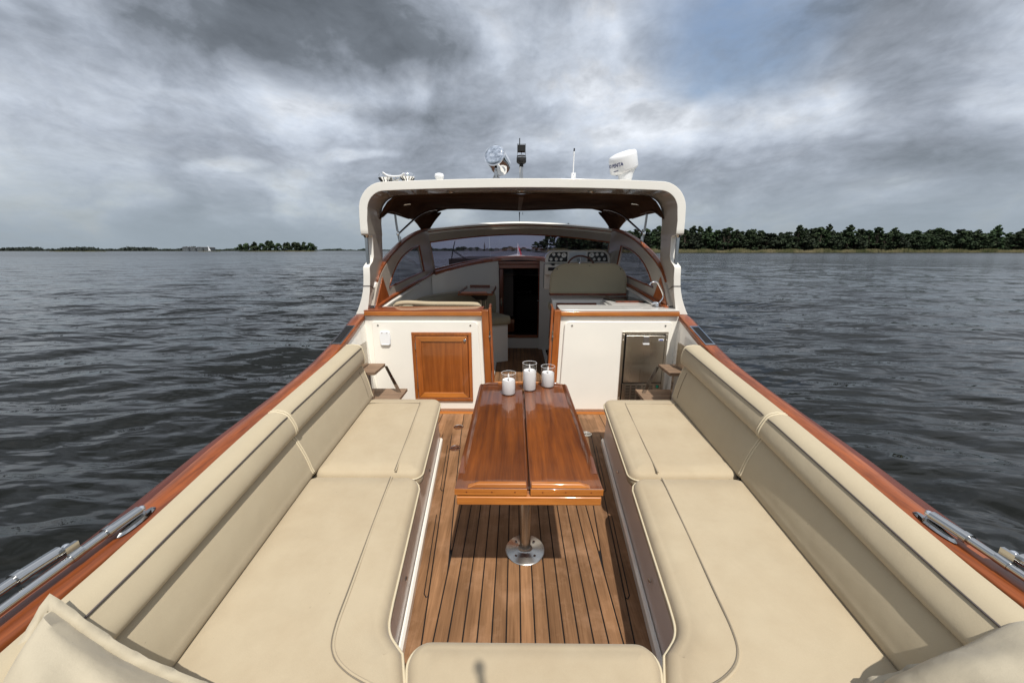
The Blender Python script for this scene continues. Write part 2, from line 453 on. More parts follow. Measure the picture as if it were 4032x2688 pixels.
def seat(name, poly, z, th, label, seam=None, group=None, mt='vinyl_seat', pipe_all=True, roll=.042):
    """a box cushion: rounded top roll, cream piping under the roll, flat border"""
    if area(poly) < 0: poly = poly[::-1]
    poly = resample(poly, .025)
    cx = sum(p[0] for p in poly)/len(poly); cy = sum(p[1] for p in poly)/len(poly)
    e = thing(name, label, 'cushion', (cx, cy, z - th), group)
    m = MB(); rings = []
    def ring(d, zz): rings.append([(x, y, zz) for x, y in offset_poly(poly, d)])
    ring(.012, z - th); ring(.0, z - th + .015); ring(-.004, z - th + .045); ring(0, z - roll - .003); 
    for k in range(1, 8):
        a = k/7*PI/2; ring(roll*1.1*(1 - math.cos(a)) + .002, z - roll*(1 - math.sin(a)) - .003)
    ring(roll + .014, z + .001)
    m.rings(rings, True, False)
    loop = rings[-1]; N = len(loop)
    from mathutils.geometry import delaunay_2d_cdt
    x0, x1, y0, y1 = min(q[0] for q in loop), max(q[0] for q in loop), min(q[1] for q in loop), max(q[1] for q in loop)
    inner = offset_poly([q[:2] for q in loop], .02)
    def inside(px, py, pl):
        c = False
        for i in range(len(pl)):
            a, b = pl[i-1], pl[i]
            if (a[1] > py) != (b[1] > py) and px < (b[0]-a[0])*(py-a[1])/(b[1]-a[1]) + a[0]: c = not c
        return c
    g = [(x0 + .05*i + .013*(j % 2), y0 + .05*j) for i in range(int((x1-x0)/.05) + 1) for j in range(int((y1-y0)/.05) + 1)]
    g = [q for q in g if inside(q[0], q[1], inner)]
    res = delaunay_2d_cdt([Vector(q[:2]) for q in loop] + [Vector(q) for q in g], [(i, (i+1) % N) for i in range(N)], [], 1, 1e-6)
    def zt(v):
        d = min((v.x - q[0])**2 + (v.y - q[1])**2 for q in loop)**.5
        return z + .001 + .006*(1 - math.exp(-d/.08)) + .0025*math.sin(v.x*9 + v.y*4)*min(1, d/.05)*math.sin(v.y*7)
    o_ = len(m.v)
    m.add([(v.x, v.y, zt(v)) for v in res[0]], [tuple(f) for f in res[2]])
    cv = m.build('cover', M[mt], e, smooth=True)
    bm = bmesh.new(); bm.from_mesh(cv.data); bmesh.ops.remove_doubles(bm, verts=bm.verts, dist=2e-4); bmesh.ops.recalc_face_normals(bm, faces=bm.faces); bm.to_mesh(cv.data); bm.free(); cv.data.shade_smooth()
    m = MB(); m.tube([(x, y, z - roll - .004) for x, y in offset_poly(poly, -.003)], .0048, 8, close=True)
    m.build('piping', M['piping'], e, smooth=True)
    if seam:
        m = MB(); m.tube([(x, y, z + .0068) for x, y in seam], .0021, 6); m.build('seam', M['seam_soft'], e, smooth=True)
        m = MB(); m.tube([(x, y, z + .0035) for x, y in [(a + .006*(1 if a < cx else -1)*0, b) for a, b in offset_line(seam, .007)]], .005, 8); m.build('seam_welt', M[mt], e, smooth=True)
    return e
def offset_line(p, d):
    out = []
    for i in range(len(p)):
        a = Vector(p[max(0, i-1)]); b = Vector(p[min(len(p)-1, i+1)]); t = (b - a).normalized()
        out.append((p[i][0] - t.y*d, p[i][1] + t.x*d))
    return out
BACK = [(-.3,.98,1.10,.70),(.3,1.06,1.19,.72),(.93,1.13,1.25,.745),(1.87,1.222,1.315,.828),(3.02,1.312,1.365,.915)]
def crease(y): return lerp(BACK, y)[0] + .028
INNER = [(.9,.49),(1.05,.523),(1.4,.553),(1.9,.607),(3.02,.712)]
ZS = .45
side = {-1: 'port', 1: 'starboard'}
SIDEW = {-1: 'left', 1: 'right'}
for s in (-1, 1):
    # forward seat cushion
    y0, y1 = 1.895, 3.025
    p = [(s*crease(y0), y0), (s*lerp(INNER, y0)[0], y0), (s*lerp(INNER, 2.4)[0], 2.4), (s*lerp(INNER, y1)[0], y1), (s*crease(y1), y1)]
    if area(p) < 0: p = p[::-1]
    rad = [.075 if abs(abs(q[0]) - lerp(INNER, y1)[0]) < .01 else .06 for q in p]
    p = fillet(p, [0 if abs(q[1] - 2.4) < .01 else r for q, r in zip(p, rad)])
    seam = [(s*(crease(2.88) - .01), 2.88), (s*.90, 2.884), (s*.868, 2.878), (s*.857, 2.86), (s*.762, 1.905)]
    seam = [tuple(q)[:2] for q in cr([(a, b, 0) for a, b in seam[:1]] + [(s*1.1, 2.882, 0)] + [(a, b, 0) for a, b in seam[1:4]] + [(s*.81, 2.4, 0)] + [(seam[4][0], seam[4][1], 0)], 5)]
    seat('seat_cushion', p, ZS, .105, 'short forward beige seat cushion of the %s bench, with a squared border seam' % SIDEW[s], seam)
    # aft seat cushion that runs round the corner
    y0, y1 = .30, 1.880
    p = [(s*(crease(y1) - .055), y1), (s*(crease(y1) - .018), y1 - .018), (s*crease(y1), y1 - .055), (s*crease(.93), .93), (s*crease(y0), y0), (s*.30, y0), (s*.395, .83), (s*.433, .935)]
    cor = cr([(s*.433, .935, 0), (s*.462, .962, 0), (s*.492, .995, 0), (s*.512, 1.04, 0), (s*.524, 1.12, 0)], 4)
    p += [tuple(q)[:2] for q in cor[1:]] + [(s*lerp(INNER, 1.4)[0], 1.4), (s*(lerp(INNER, 1.80)[0]), 1.80), (s*(lerp(INNER, 1.85)[0] + .008), 1.838), (s*(lerp(INNER, 1.87)[0] + .026), 1.864), (s*(lerp(INNER, 1.88)[0] + .062), y1)]
    seam = [tuple(q)[:2] for q in cr([(s*.765, 1.845, 0), (s*.73, 1.5, 0), (s*.692, 1.15, 0), (s*.672, .98, 0), (s*.64, .90, 0), (s*.57, .845, 0), (s*.46, .80, 0), (s*.40, .78, 0)], 6)]
    seat('seat_cushion', p, ZS, .105, 'long aft beige seat cushion on the %s bench with a curved border seam' % SIDEW[s], seam)
# aft centre cushion
p = fillet([(-.388, .845), (-.29, .30), (.29, .30), (.388, .845), (.421, .966), (-.421, .966)], [.0, 0, 0, .0, .062, .062])
seat('seat_cushion', p, ZS + .002, .105, 'beige cushion of the aft cross bench, nearest the camera, ending behind the teak floor', None)

def backrest(s, y0, y1, label, lead):
    """swept back cushion; lead = panel border seam near its forward end"""
    e = thing('backrest_cushion', label, 'cushion', (s*(crease((y0+y1)/2) + .1), (y0+y1)/2, ZS))
    def prof(y, k=1., inset=0.):
        c, t, zt = lerp(BACK, y); c -= .004; gx = gun(y)[0] - .012; h = zt - ZS; mt = c + .084 - .012*max(0, y - 2)/1.; sm = .645
        P = []
        P.append((c + .03, ZS - .03)); P.append((c + .004, ZS - .012)); P.append((c - .004, ZS + .012))
        for i in range(1, 9):
            u = i/9; x = c + (mt - c)*u - .010*math.sin(PI*u); P.append((x, ZS + .012 + (h*sm - .012)*u))
        P.append((mt + .003, ZS + h*sm - .002)); P.append((mt + .009, ZS + h*sm + .002))
        for i in range(1, 12):
            u = i/12; x = mt + (t - mt)*u - .031*math.sin(PI*u**.62)**.85; P.append((x, ZS + h*(sm + (1 - sm)*u)))
        P.append((t + .002, zt - .001)); P.append((t + .02, zt + .009)); P.append((t + (gx - t)*.5, zt + .016)); P.append((gx - .012, zt + .010)); P.append((gx, zt - .01)); P.append((gx - .005, ZS + .1)); P.append((c + .10, ZS - .03))
        mx = sum(q[0] for q in P)/len(P); mz = sum(q[1] for q in P)/len(P)
        return [(s*(mx + (a - mx)*k), y, mz + (b - mz)*k) for a, b in P]
    m = MB(); rings = []
    for d, k in ((0, .93), (.0015, .962), (.006, .982), (.014, .993), (.03, .999)): rings.append(prof(y0 + d, k))
    n = 36
    for i in range(n + 1): rings.append(prof(y0 + .06 + (y1 - y0 - .12)*i/n))
    for d, k in ((.03, .999), (.014, .993), (.006, .982), (.0015, .962), (0, .93)): rings.append(prof(y1 - d, k))
    m.rings(rings)
    m.build('cover', M['vinyl'], e, smooth=True)
    ys = [y0 + .02 + (y1 - y0 - .04)*i/40 for i in range(41)]
    m = MB()
    def at_(y, j, off=(0, 0)):
        p = prof(y, 1. if y0 + .045 < y < y1 - .045 else .98)[j]; return (p[0] + s*off[0], p[1], p[2] + off[1])
    m.tube([at_(y, 23 + 0, (-.002, .004)) for y in ys], .0032, 6)
    m.build('top_seam', M['seam'], e, smooth=True)
    m = MB(); yy = [y for y in ys if (y < y1 - lead)] if lead else ys
    m.tube([at_(y, 11, (-.003, 0)) for y in yy], .0028, 6)
    if lead:
        y = y1 - lead
        m.tube([at_(y, j, (-.002, 0)) for j in range(10, 2, -1)], .002, 6)
    m.build('panel_seam', M['seam_soft'], e, smooth=True)
    # cream piping up the ends
    for y in (y0 + .007, y1 - .007):
        pr = prof(y, .988); m = MB(); m.tube([(a, b, c) for a, b, c in pr[2:28]], .0050, 8); m.build('end_piping', M['piping'], e, smooth=True)
    return e
for s in (-1, 1):
    backrest(s, 1.870, 3.02, 'tall forward backrest cushion against the %s rail, with an upright seam at its front end' % SIDEW[s], .10)
    backrest(s, -.1, 1.868, 'long aft backrest cushion against the %s rail beside the steel tubes, running out of view' % SIDEW[s], 0)
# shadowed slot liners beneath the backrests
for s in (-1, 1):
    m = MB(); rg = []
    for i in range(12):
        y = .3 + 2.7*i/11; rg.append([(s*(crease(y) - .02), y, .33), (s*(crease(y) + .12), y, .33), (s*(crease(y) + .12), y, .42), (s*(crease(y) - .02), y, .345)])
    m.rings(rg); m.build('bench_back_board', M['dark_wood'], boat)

# ------------------------------------------------------------------ cockpit table
t = thing('cockpit_table', 'varnished mahogany folding table on a steel pedestal in the middle of the teak floor', 'table', (0, 2.05, 0))
y0, y1 = 1.400, 2.70
for s in (-1, 1):
    m = MB(); m.prism([(s*.006, y0), (s*.322, y0), (s*.330, y1 - .05), (s*.305, y1), (s*.006, y1)], 'z', .668, .700)
    lf = m.build('table_leaf', M['table_wood'], t, bevel=.004)
    m = MB()
    # long fiddle, stopping short of the near corner
    n = 24; rg = []
    for i in range(n + 1):
        u = i/n; y = y0 + .11 + (y1 - .03 - y0 - .11)*u; h = .018*min(1, u*14, (1-u)*20 + .3) + .0012
        xo = .3215 + .008*(y - y0)/(y1 - y0)
        rg.append([(s*xo, y, .7005), (s*(xo - .003), y, .700 + h), (s*(xo - .013), y, .700 + h + .002), (s*(xo - .022), y, .700 + h*.8), (s*(xo - .032), y, .7005)])
    m.rings(rg); m.build('long_fiddle', M['table_wood'], lf, smooth=True)
    m = MB()
    def bevbar(ya, x0, x1, d, h):
        m.hexa([(s*x0, ya, .7005), (s*x1, ya, .7005), (s*(x1), ya + d, .7005), (s*x0, ya + d, .7005)], [(s*(x0 + .001), ya + .004, .700 + h), (s*(x1 - .04), ya + .004, .700 + h), (s*(x1 - .055), ya + d - .005, .700 + h), (s*(x0 + .001), ya + d - .005, .700 + h)])
    bevbar(y0 + .001, .010, .268, .03, .02)
    m.build('end_fiddle', M['honey_x'], lf, bevel=.003)
    m = MB(); bevbar(y1 - .032, .19, .302, .03, .014); m.build('end_fiddle', M['table_wood'], lf, bevel=.003)
    m = MB(); m.box(*( (-.322, -.008) if s < 0 else (.008, .322)), y0 - .0015, y0 + .004, .669, .698); m.build('end_grain_board', M['honey_x'], lf)
    for k in (.06, .16, .27):
        m = MB(); m.lathe([(.0005,0),(.0035,0),(.0035,.0006),(.0005,.0006)], (s*k, y0 - .0018, .684), 10, Matrix.Rotation(PI/2, 3, 'X')); m.build('wood_plug', M['dark_wood'], lf)
for xx, ya, yb in ((.315, y0 - .006, y0 + .045), (.27, y1 - .25, y1 - .20)): m = MB(); m.box(-xx, xx, ya, yb, .622, .662); m.build('cross_bar', M['honey_x'], t, bevel=.004)
m = MB(); m.box(-.30, .30, y0 + .047, y1 - .06, .645, .664); m.build('under_board', M['table_wood'], t)
m = MB(); m.prism([(-.21, .660), (.21, .660), (.235, .702), (.21, .712), (-.21, .712), (-.235, .702)], 'y', y1 + .002, y1 + .022); m.build('far_rail', M['honey_x'], t, bevel=.004)
for py in (1.81, 2.38):
    m = MB(); m.lathe([(.001,.001),(.113,.001),(.115,.004),(.110,.009),(.045,.012),(.040,.016),(.036,.020),(.033,.030)], (0, py, 0), 40)
    m.lathe([(.031,.02),(.031,.10),(.0295,.104),(.0295,.645)], (0, py, 0), 32); pd = m.build('pedestal', M['steel_soft'], t, smooth=True)
    for k in range(4):
        m = MB(); a = PI/4 + k*PI/2; m.lathe([(.001,.009),(.008,.009),(.007,.013),(.001,.014)], (.075*math.cos(a), py + .075*math.sin(a), 0), 10); m.build('screw', M['steel'], pd)

# candles
def candle(x, y, h, wz, label):
    e = thing('candle', label, 'candle', (x, y, .7005)); r = .052; z = .7008
    m = MB(); n = 40
    m.lathe([(.001, 0), (r, 0), (r, h), (r - .0025, h), (r - .0025, .004), (.001, .004)], (x, y, z), n); m.build('glass_jar', M['clear_glass'], e, smooth=True)
    m = MB(); m.tube([(x + (r - .00125)*math.cos(a*2*PI/40), y + (r - .00125)*math.sin(a*2*PI/40), z + h) for a in range(40)], .0011, 6, close=True); m.build('rim', M['plastic'], e, smooth=True)
    m = MB(); w = r - .006; m.lathe([(.001,.006),(w - .002,.006),(w,.010),(w,wz-.006),(w-.004,wz),(w*.8,wz-.004),(w*.4,wz-.009),(.001,wz-.011)], (x, y, z), n); m.build('wax', M['wax'], e, smooth=True)
    m = MB(); m.lathe([(.0005,wz-.012),(.002,wz-.010),(.0022,wz-.002),(.0015,wz+.003)], (x, y, z), 10); m.build('wick', M['black'], e, smooth=True)
    m = MB(); m.lathe([(.001,wz+.002),(.0045,wz+.010),(.0062,wz+.018),(.0050,wz+.030),(.0028,wz+.040),(.0008,wz+.047)], (x, y, z), 12); m.build('flame_tip', M['flame'], e, smooth=True)
candle(-.107, 2.49, .158, .108, 'shortest white pillar candle in a glass jar, standing alone on the left table leaf')
candle(.045, 2.575, .205, .150, 'tallest white pillar candle in a glass jar, the middle one on the mahogany table')
candle(.186, 2.645, .158, .112, 'white pillar candle in a glass jar at the right rear of the tallest candle')

# ------------------------------------------------------------------ bulkheads
BY = 3.72
def bulkhead(s):
    m = MB(); xi_t, xi_b, xo = .395, .365, 1.62
    m.prism([(s*xi_b, .0), (s*(xo-.02), .0), (s*xo, 1.045), (s*xi_t, 1.045)], 'y', BY + .012, BY + .07)
    b = m.build('bulkhead', M['white'], boat)
    # raised, round-cornered ivory facing
    poly = fillet([(s*(.405), .03), (s*1.535, .03), (s*1.535, 1.0), (s*.445, 1.0)] if s > 0 else [(s*1.535, .03), (s*.405, .03), (s*.445, 1.0), (s*1.535, 1.0)], [.03, .02, .03, .05] if s > 0 else [.02, .03, .05, .03])
    m = MB(); m.prism(poly, 'y', BY - .012, BY + .013); m.build('facing', M['white'], b, bevel=.010, seg=4)
    for x in (.52, 1.47):
        m = MB(); m.lathe([(.0005,0),(.0105,0),(.009,.004),(.004,.005),(.0005,.004)], (s*x, BY - .0125, .955), 14, Matrix.Rotation(PI/2, 3, 'X')); m.build('screw', M['steel'], b, smooth=True)
    # trim along the top
    m = MB(); m.box(*sorted((s*.40, s*1.60)), BY - .022, BY + .03, 1.052, 1.098); m.build('top_trim', M['honey_x'], b, bevel=.008, seg=3)
    return b
bl = bulkhead(-1); br = bulkhead(1)
# counters on the bulkheads
m = MB(); m.prism([(-1.60, BY - .018), (-.415, BY - .018), (-.395, BY + .01), (-.395, BY + .26), (-1.56, BY + .26)], 'z', 1.0985, 1.112); m.build('counter', M['mahogany_x'], boat, bevel=.004)
m = MB(); m.prism(fillet([(.395, BY - .014), (1.60, BY - .014), (1.56, BY + .34), (.395, BY + .34)], [.05, .01, .01, .04]), 'z', 1.0985, 1.118); m.build('counter', M['stone'], boat, bevel=.006, seg=3)
# companionway posts
for s in (-1, 1):
    m = MB(); m.hexa([(s*.298, BY - .018, 0), (s*.368, BY - .018, 0), (s*.368, BY + .07, 0), (s*.298, BY + .07, 0)], [(s*.335, BY - .018, 1.112), (s*.405, BY - .018, 1.112), (s*.405, BY + .07, 1.112), (s*.335, BY + .07, 1.112)])
    m.build('companionway_post', M['honey_z'], boat, bevel=.006)
    m = MB(); m.hexa([(s*.268, BY + .0, .03), (s*.292, BY - .012, .03), (s*.315, BY + .30, .03), (s*.290, BY + .30, .03)], [(s*.305, BY + .0, 1.135), (s*.330, BY - .012, 1.135), (s*.345, BY + .30, 1.135), (s*.32, BY + .30, 1.135)])
    d = m.build('companionway_door', M['mahogany_z'], boat, bevel=.004)
    m = MB(); m.box(*sorted((s*.322 - .007, s*.322 + .007)), BY - .022, BY - .010, .80, .90); m.lathe([(.001,0),(.012,0),(.010,.01),(.001,.012)], (s*.322, BY - .02, .84), 12, Matrix.Rotation(PI/2, 3, 'X')); m.build('latch', M['steel'], d)
# locker door on the port bulkhead
def locker():
    m = MB(); x0, x1, z0, z1 = -1.130, -.510, .130, .885; f = .035; Y = BY - .014
    for a, b, c, d in ((x0, x1, z1 - f, z1), (x0, x1, z0, z0 + f)): m.box(a, b, Y - .016, Y, c, d)
    m.box(x0, x0 + f, Y - .0155, Y, z0 + f, z1 - f); m.box(x1 - f, x1, Y - .0155, Y, z0 + f, z1 - f)
    L = m.build('locker_door', M['honey_z'], boat, bevel=.005, label='honey coloured mahogany locker door on the left bulkhead')
    g = .006; a0, a1, b0, b1 = x0 + f + g, x1 - f - g, z0 + f + g, z1 - f - g; w = .058
    m = MB(); m.box(x0 + f, x1 - f, Y - .002, Y + .0005, z0 + f, z1 - f); m.build('door_gap', M['dark_wood'], L)
    for sgn in (0, 1):
        m = MB(); xa = a0 if sgn == 0 else a1; xb = xa + w*(1 if sgn == 0 else -1)
        m.prism([(xa, b0), (xb, b0 + w), (xb, b1 - w), (xa, b1)], 'y', Y - .018, Y - .0025)
        m.build('door_stile', M['honey_z'], L, bevel=.004)
    m = MB(); m.prism([(a0, b0), (a1, b0), (a1 - w, b0 + w), (a0 + w, b0 + w)], 'y', Y - .0175, Y - .0025); m.build('door_rail', M['honey_x'], L, bevel=.004); m = MB(); m.prism([(a0, b1), (a1, b1), (a1 - w, b1 - w), (a0 + w, b1 - w)], 'y', Y - .0175, Y - .0025)
    m.build('door_rail', M['honey_x'], L, bevel=.004)
    m = MB(); m.box(a0 + w, a1 - w, Y - .008, Y - .003, b0 + w, b1 - w); m.build('door_panel', M['panel_wood'], L)
    m = MB(); m.lathe([(.001,0),(.017,0),(.017,.004),(.013,.007),(.011,.013),(.007,.015),(.001,.015)], (a1 - .028, Y - .0185, b1 - .045), 24, Matrix.Rotation(PI/2, 3, 'X')); m.build('knob', M['steel'], L, smooth=True)
    for z in (z0 + .14, z1 - .18):
        m = MB(); m.tube([(a0 - .003, Y - .017, z), (a0 - .003, Y - .017, z + .07)], .005, 10); m.build('hinge', M['steel'], L)
locker()
e = thing('socket_cover', 'rounded white plastic socket cover on the left bulkhead beside the locker door', 'cover', (-1.40, BY - .013, .74))
m = MB(); m.prism(fillet([(-1.452, .745), (-1.352, .745), (-1.345, .82), (-1.352, .893), (-1.452, .893), (-1.459, .82)], [.02, .02, .05, .02, .02, .05]), 'y', BY - .032, BY - .0125); m.build('lid', M['plastic'], e, bevel=.007, seg=3)
m = MB(); m.box(-1.44, -1.364, BY - .036, BY - .030, .752, .758); m.build('lip', M['plastic'], e)
m = MB()
for x in (-1.428, -1.378): m.lathe([(.001,0),(.008,0),(.006,.004),(.001,.004)], (x, BY - .032, .882), 10, Matrix.Rotation(PI/2, 3, 'X'))
m.build('screw_cap', M['stone'], e)
# ice maker
def ice_maker():
    x0, x1, z0, z1 = 1.035, 1.505, .12, .895; Y = BY - .0135
    e = thing('ice_maker', 'built-in stainless steel ice maker with louvred lower grille in the right bulkhead', 'ice maker', ((x0+x1)/2, Y, z0))
    m = MB(); m.box(x0, x1, Y - .010, Y, z1 - .026, z1); m.box(x0, x0 + .026, Y - .0095, Y, z0, z1 - .026); m.box(x1 - .026, x1, Y - .0095, Y, z0, z1 - .026); m.box(x0 + .026, x1 - .026, Y - .0095, Y, z0, z0 + .02)
    m.build('surround', M['brushed'], e, bevel=.002)
    m = MB(); m.box(x0 + .026, x1 - .026, Y - .003, Y - .0005, z0 + .02, z1 - .026); m.build('shadow_gap', M['black'], e)
    m = MB(); m.box(x0 + .040, x1 - .040, Y - .032, Y - .004, z0 + .235, z1 - .036); d = m.build('door', M['brushed'], e, bevel=.003)
    xc = (x0+x1)/2 + .005
    m = MB(); m.box(xc - .028, xc + .028, Y - .034, Y - .0325, z1 - .115, z1 - .05); m.build('handle_recess', M['grey_in'], d)
    m = MB(); m.box(xc - .032, xc + .032, Y - .042, Y - .0325, z1 - .128, z1 - .114); m.box(xc - .028, xc + .028, Y - .036, Y - .0325, z1 - .05, z1 - .046); m.build('handle', M['plastic'], d)
    m = MB(); m.box(x1 - .105, x1 - .052, Y - .0335, Y - .0325, z1 - .088, z1 - .070); bd = m.build('badge', M['plastic'], d)
    m = MB(); m.box(x1 - .098, x1 - .060, Y - .0345, Y - .0337, z1 - .086, z1 - .077); m.build('badge_mark', M['blue'], d)
    m = MB(); m.box(x0 + .036, x1 - .036, Y - .024, Y - .004, z0 + .022, z0 + .222); g = m.build('grille_panel', M['brushed'], e, bevel=.002)
    m = MB(); m.box(x0 + .036, x1 - .036, Y - .026, Y - .0245, z0 + .216, z0 + .222); m.build('bright_edge', M['chrome'], g)
    for c in range(6):
        m = MB()
        for r in range(10):
            if c == 5 and r > 6: continue
            xx = x0 + .070 + c*.060; zz = z0 + .035 + r*.0172
            m.box(xx, xx + .042, Y - .0262, Y - .0245, zz, zz + .0065)
        m.build('louvre_column', M['black'], g)
    m = MB(); m.box(x1 - .085, x1 - .053, Y - .028, Y - .0245, z0 + .170, z0 + .205); m.build('switch_bezel', M['black'], g)
    m = MB(); m.box(x1 - .079, x1 - .059, Y - .0305, Y - .0285, z0 + .175, z0 + .200); m.build('switch', M['green_led'], g)
    for x in (x0 + .013, x1 - .013):
        for z in (z1 - .09, z0 + .05): m = MB(); m.lathe([(.001,0),(.008,0),(.006,.004),(.001,.005)], (x, Y - .010, z), 12, Matrix.Rotation(PI/2, 3, 'X')); m.build('screw', M['chrome'], e, smooth=True)
ice_maker()

# teak boarding steps between bench and bulkhead
def steps(s):
    e = thing('boarding_steps', 'two grey teak boarding steps on a dark steel leg between the %s bench and bulkhead' % SIDEW[s], 'steps', (s*1.4, 3.4, .3))
    def tread(x0, x1, y0, y1, z):
        m = MB(); n = 3
        for i in range(n):
            a = y0 + (y1 - y0)*i/n; b = y0 + (y1 - y0)*(i + 1)/n
            m.box(*sorted((s*x0, s*x1)), a + .0015, b - .0015, z - .028, z)
        return m.build('tread', M['teak_x'], e, bevel=.003)
    tread(1.335, 1.50, 3.18, 3.46, .625); tread(1.165, 1.52, 3.22, 3.56, .325)
    for y in (3.45,):
        m = MB(); m.hexa([(s*1.20, y, .33), (s*1.235, y, .33), (s*1.235, y + .008, .33), (s*1.20, y + .008, .33)], [(s*1.315, y, .60), (s*1.345, y, .60), (s*1.345, y + .008, .60), (s*1.315, y + .008, .60)])
        m.build('leg', M['steel'], e)
    m = MB(); m.box(*sorted((s*1.475, s*1.482)), 3.22, 3.40, .64, .86); m.build('mounting_plate', M['brushed'], e, bevel=.003)
    m = MB(); m.box(*sorted((s*1.40, s*1.46)), 3.24, 3.28, .335, .595); m.build('bracket', M['steel'], e)
for s in (-1, 1): steps(s)

# ------------------------------------------------------------------ roll arch
AY = 3.77
def arch():
    # stations down the right side: outer x, inner x, z(outer), z(inner), aft y, fwd y  -> sweep with rounded rect sections
    half = []
    R = .26
    def st(xo, zo, xi, zi, ya, yf): half.append((xo, zo, xi, zi, ya, yf))
    for x in (0, .3, .6, .9, 1.15): 
        c = .028*(1 - (x/1.33)**2); st(x, 2.335 + c, x, 2.253 + c*1.0, AY, 4.19)
    for k in range(0, 11):
        a = math.radians(90 - 9*k); cx, cz = 1.58 - R, 2.335 - R
        st(cx + R*math.cos(a), cz + R*math.sin(a), cx - .005 + (R - .078)*math.cos(a), cz - .004 + (R - .078)*math.sin(a), AY, 4.19 - .02*k/10)
    for z in (1.98, 1.90, 1.862): st(1.585, z, 1.508, z, AY, 4.17)
    st(1.583, 1.846, 1.509, 1.850, AY + .012, 4.165); st(1.582, 1.840, 1.510, 1.842, AY + .10, 4.165); st(1.582, 1.82, 1.512, 1.82, AY + .12, 4.165)
    st(1.586, 1.64, 1.518, 1.64, AY + .12, 4.16); st(1.589, 1.585, 1.522, 1.59, AY + .09, 4.15); st(1.592, 1.545, 1.524, 1.550, AY + .012, 4.14); st(1.594, 1.53, 1.525, 1.53, AY, 4.14)
    for z, xo, xi, yf in ((1.45,1.598,1.528,4.12),(1.365,1.606,1.536,4.10),(1.29,1.620,1.545,4.07),(1.22,1.640,1.558,4.03),(1.15,1.668,1.572,3.98),(1.10,1.690,1.585,3.95),(1.062,1.712,1.592,3.92)): st(xo, z, xi, z, AY, yf)
    def sect(S, s):
        xo, zo, xi, zi, ya, yf = S; P = []
        ro, r = Vector((xo, zo)), Vector((xi, zi)); d = (ro - r); L = d.length; d.normalize(); b = .013; hw = (yf - ya)/2; yc = (ya + yf)/2; b = .006
        for (u, v) in rrect(-L, 0, -hw, hw, b, 2):
            q = ro + d*u; P.append((s*q.x, yc + v, q.y))
        return P
    m = MB(); seq = [sect(S, -1) for S in half[::-1]]
    seq = seq + [sect(S, 1) for S in half[1:]]
    # sections on the two sides wind oppositely: rebuild right side with mirrored order
    n = len(seq[0])
    def fix(S): 
        P = sect(S, 1); return P
    m.rings(seq)
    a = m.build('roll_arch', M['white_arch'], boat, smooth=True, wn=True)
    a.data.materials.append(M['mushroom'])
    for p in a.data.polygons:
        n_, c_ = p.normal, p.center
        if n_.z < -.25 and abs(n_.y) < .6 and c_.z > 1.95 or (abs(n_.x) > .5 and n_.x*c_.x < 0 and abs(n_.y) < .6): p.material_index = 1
    for x in (-.71, -.005, .70):
        m = MB(); zz = 2.253 + .028*(1 - (x/1.33)**2); m.lathe([(.040,.002),(.044,-.006),(.034,-.009),(.030,-.003),(.001,-.003)], (x, 3.95, zz), 24)
        m.build('downlight', M['steel'], a, smooth=True)
    for s in (-1, 1):
        m = MB(); m.tube([(s*1.553, AY + .055, 1.862), (s*1.556, AY + .055, 1.535)], .017, 16); m.lathe([(.028,-.004),(.026,.006),(.018,.012),(.017,.014)], (s*1.556, AY + .055, 1.540), 18); m.lathe([(.017,-.03),(.026,-.012),(.030,-.002),(.03,.004)], (s*1.553, AY + .055, 1.852), 18)
        m.build('strut', M['steel'], a, smooth=True)
        m = MB(); m.tube([(s*1.613, AY - .002, 1.350), (s*1.535, AY - .002, 1.350), (s*1.530, AY + .01, 1.348), (s*1.545, AY + .13, 1.30)], .0035, 6); m.build('panel_joint', M['seam'], a)
    return a
arch()

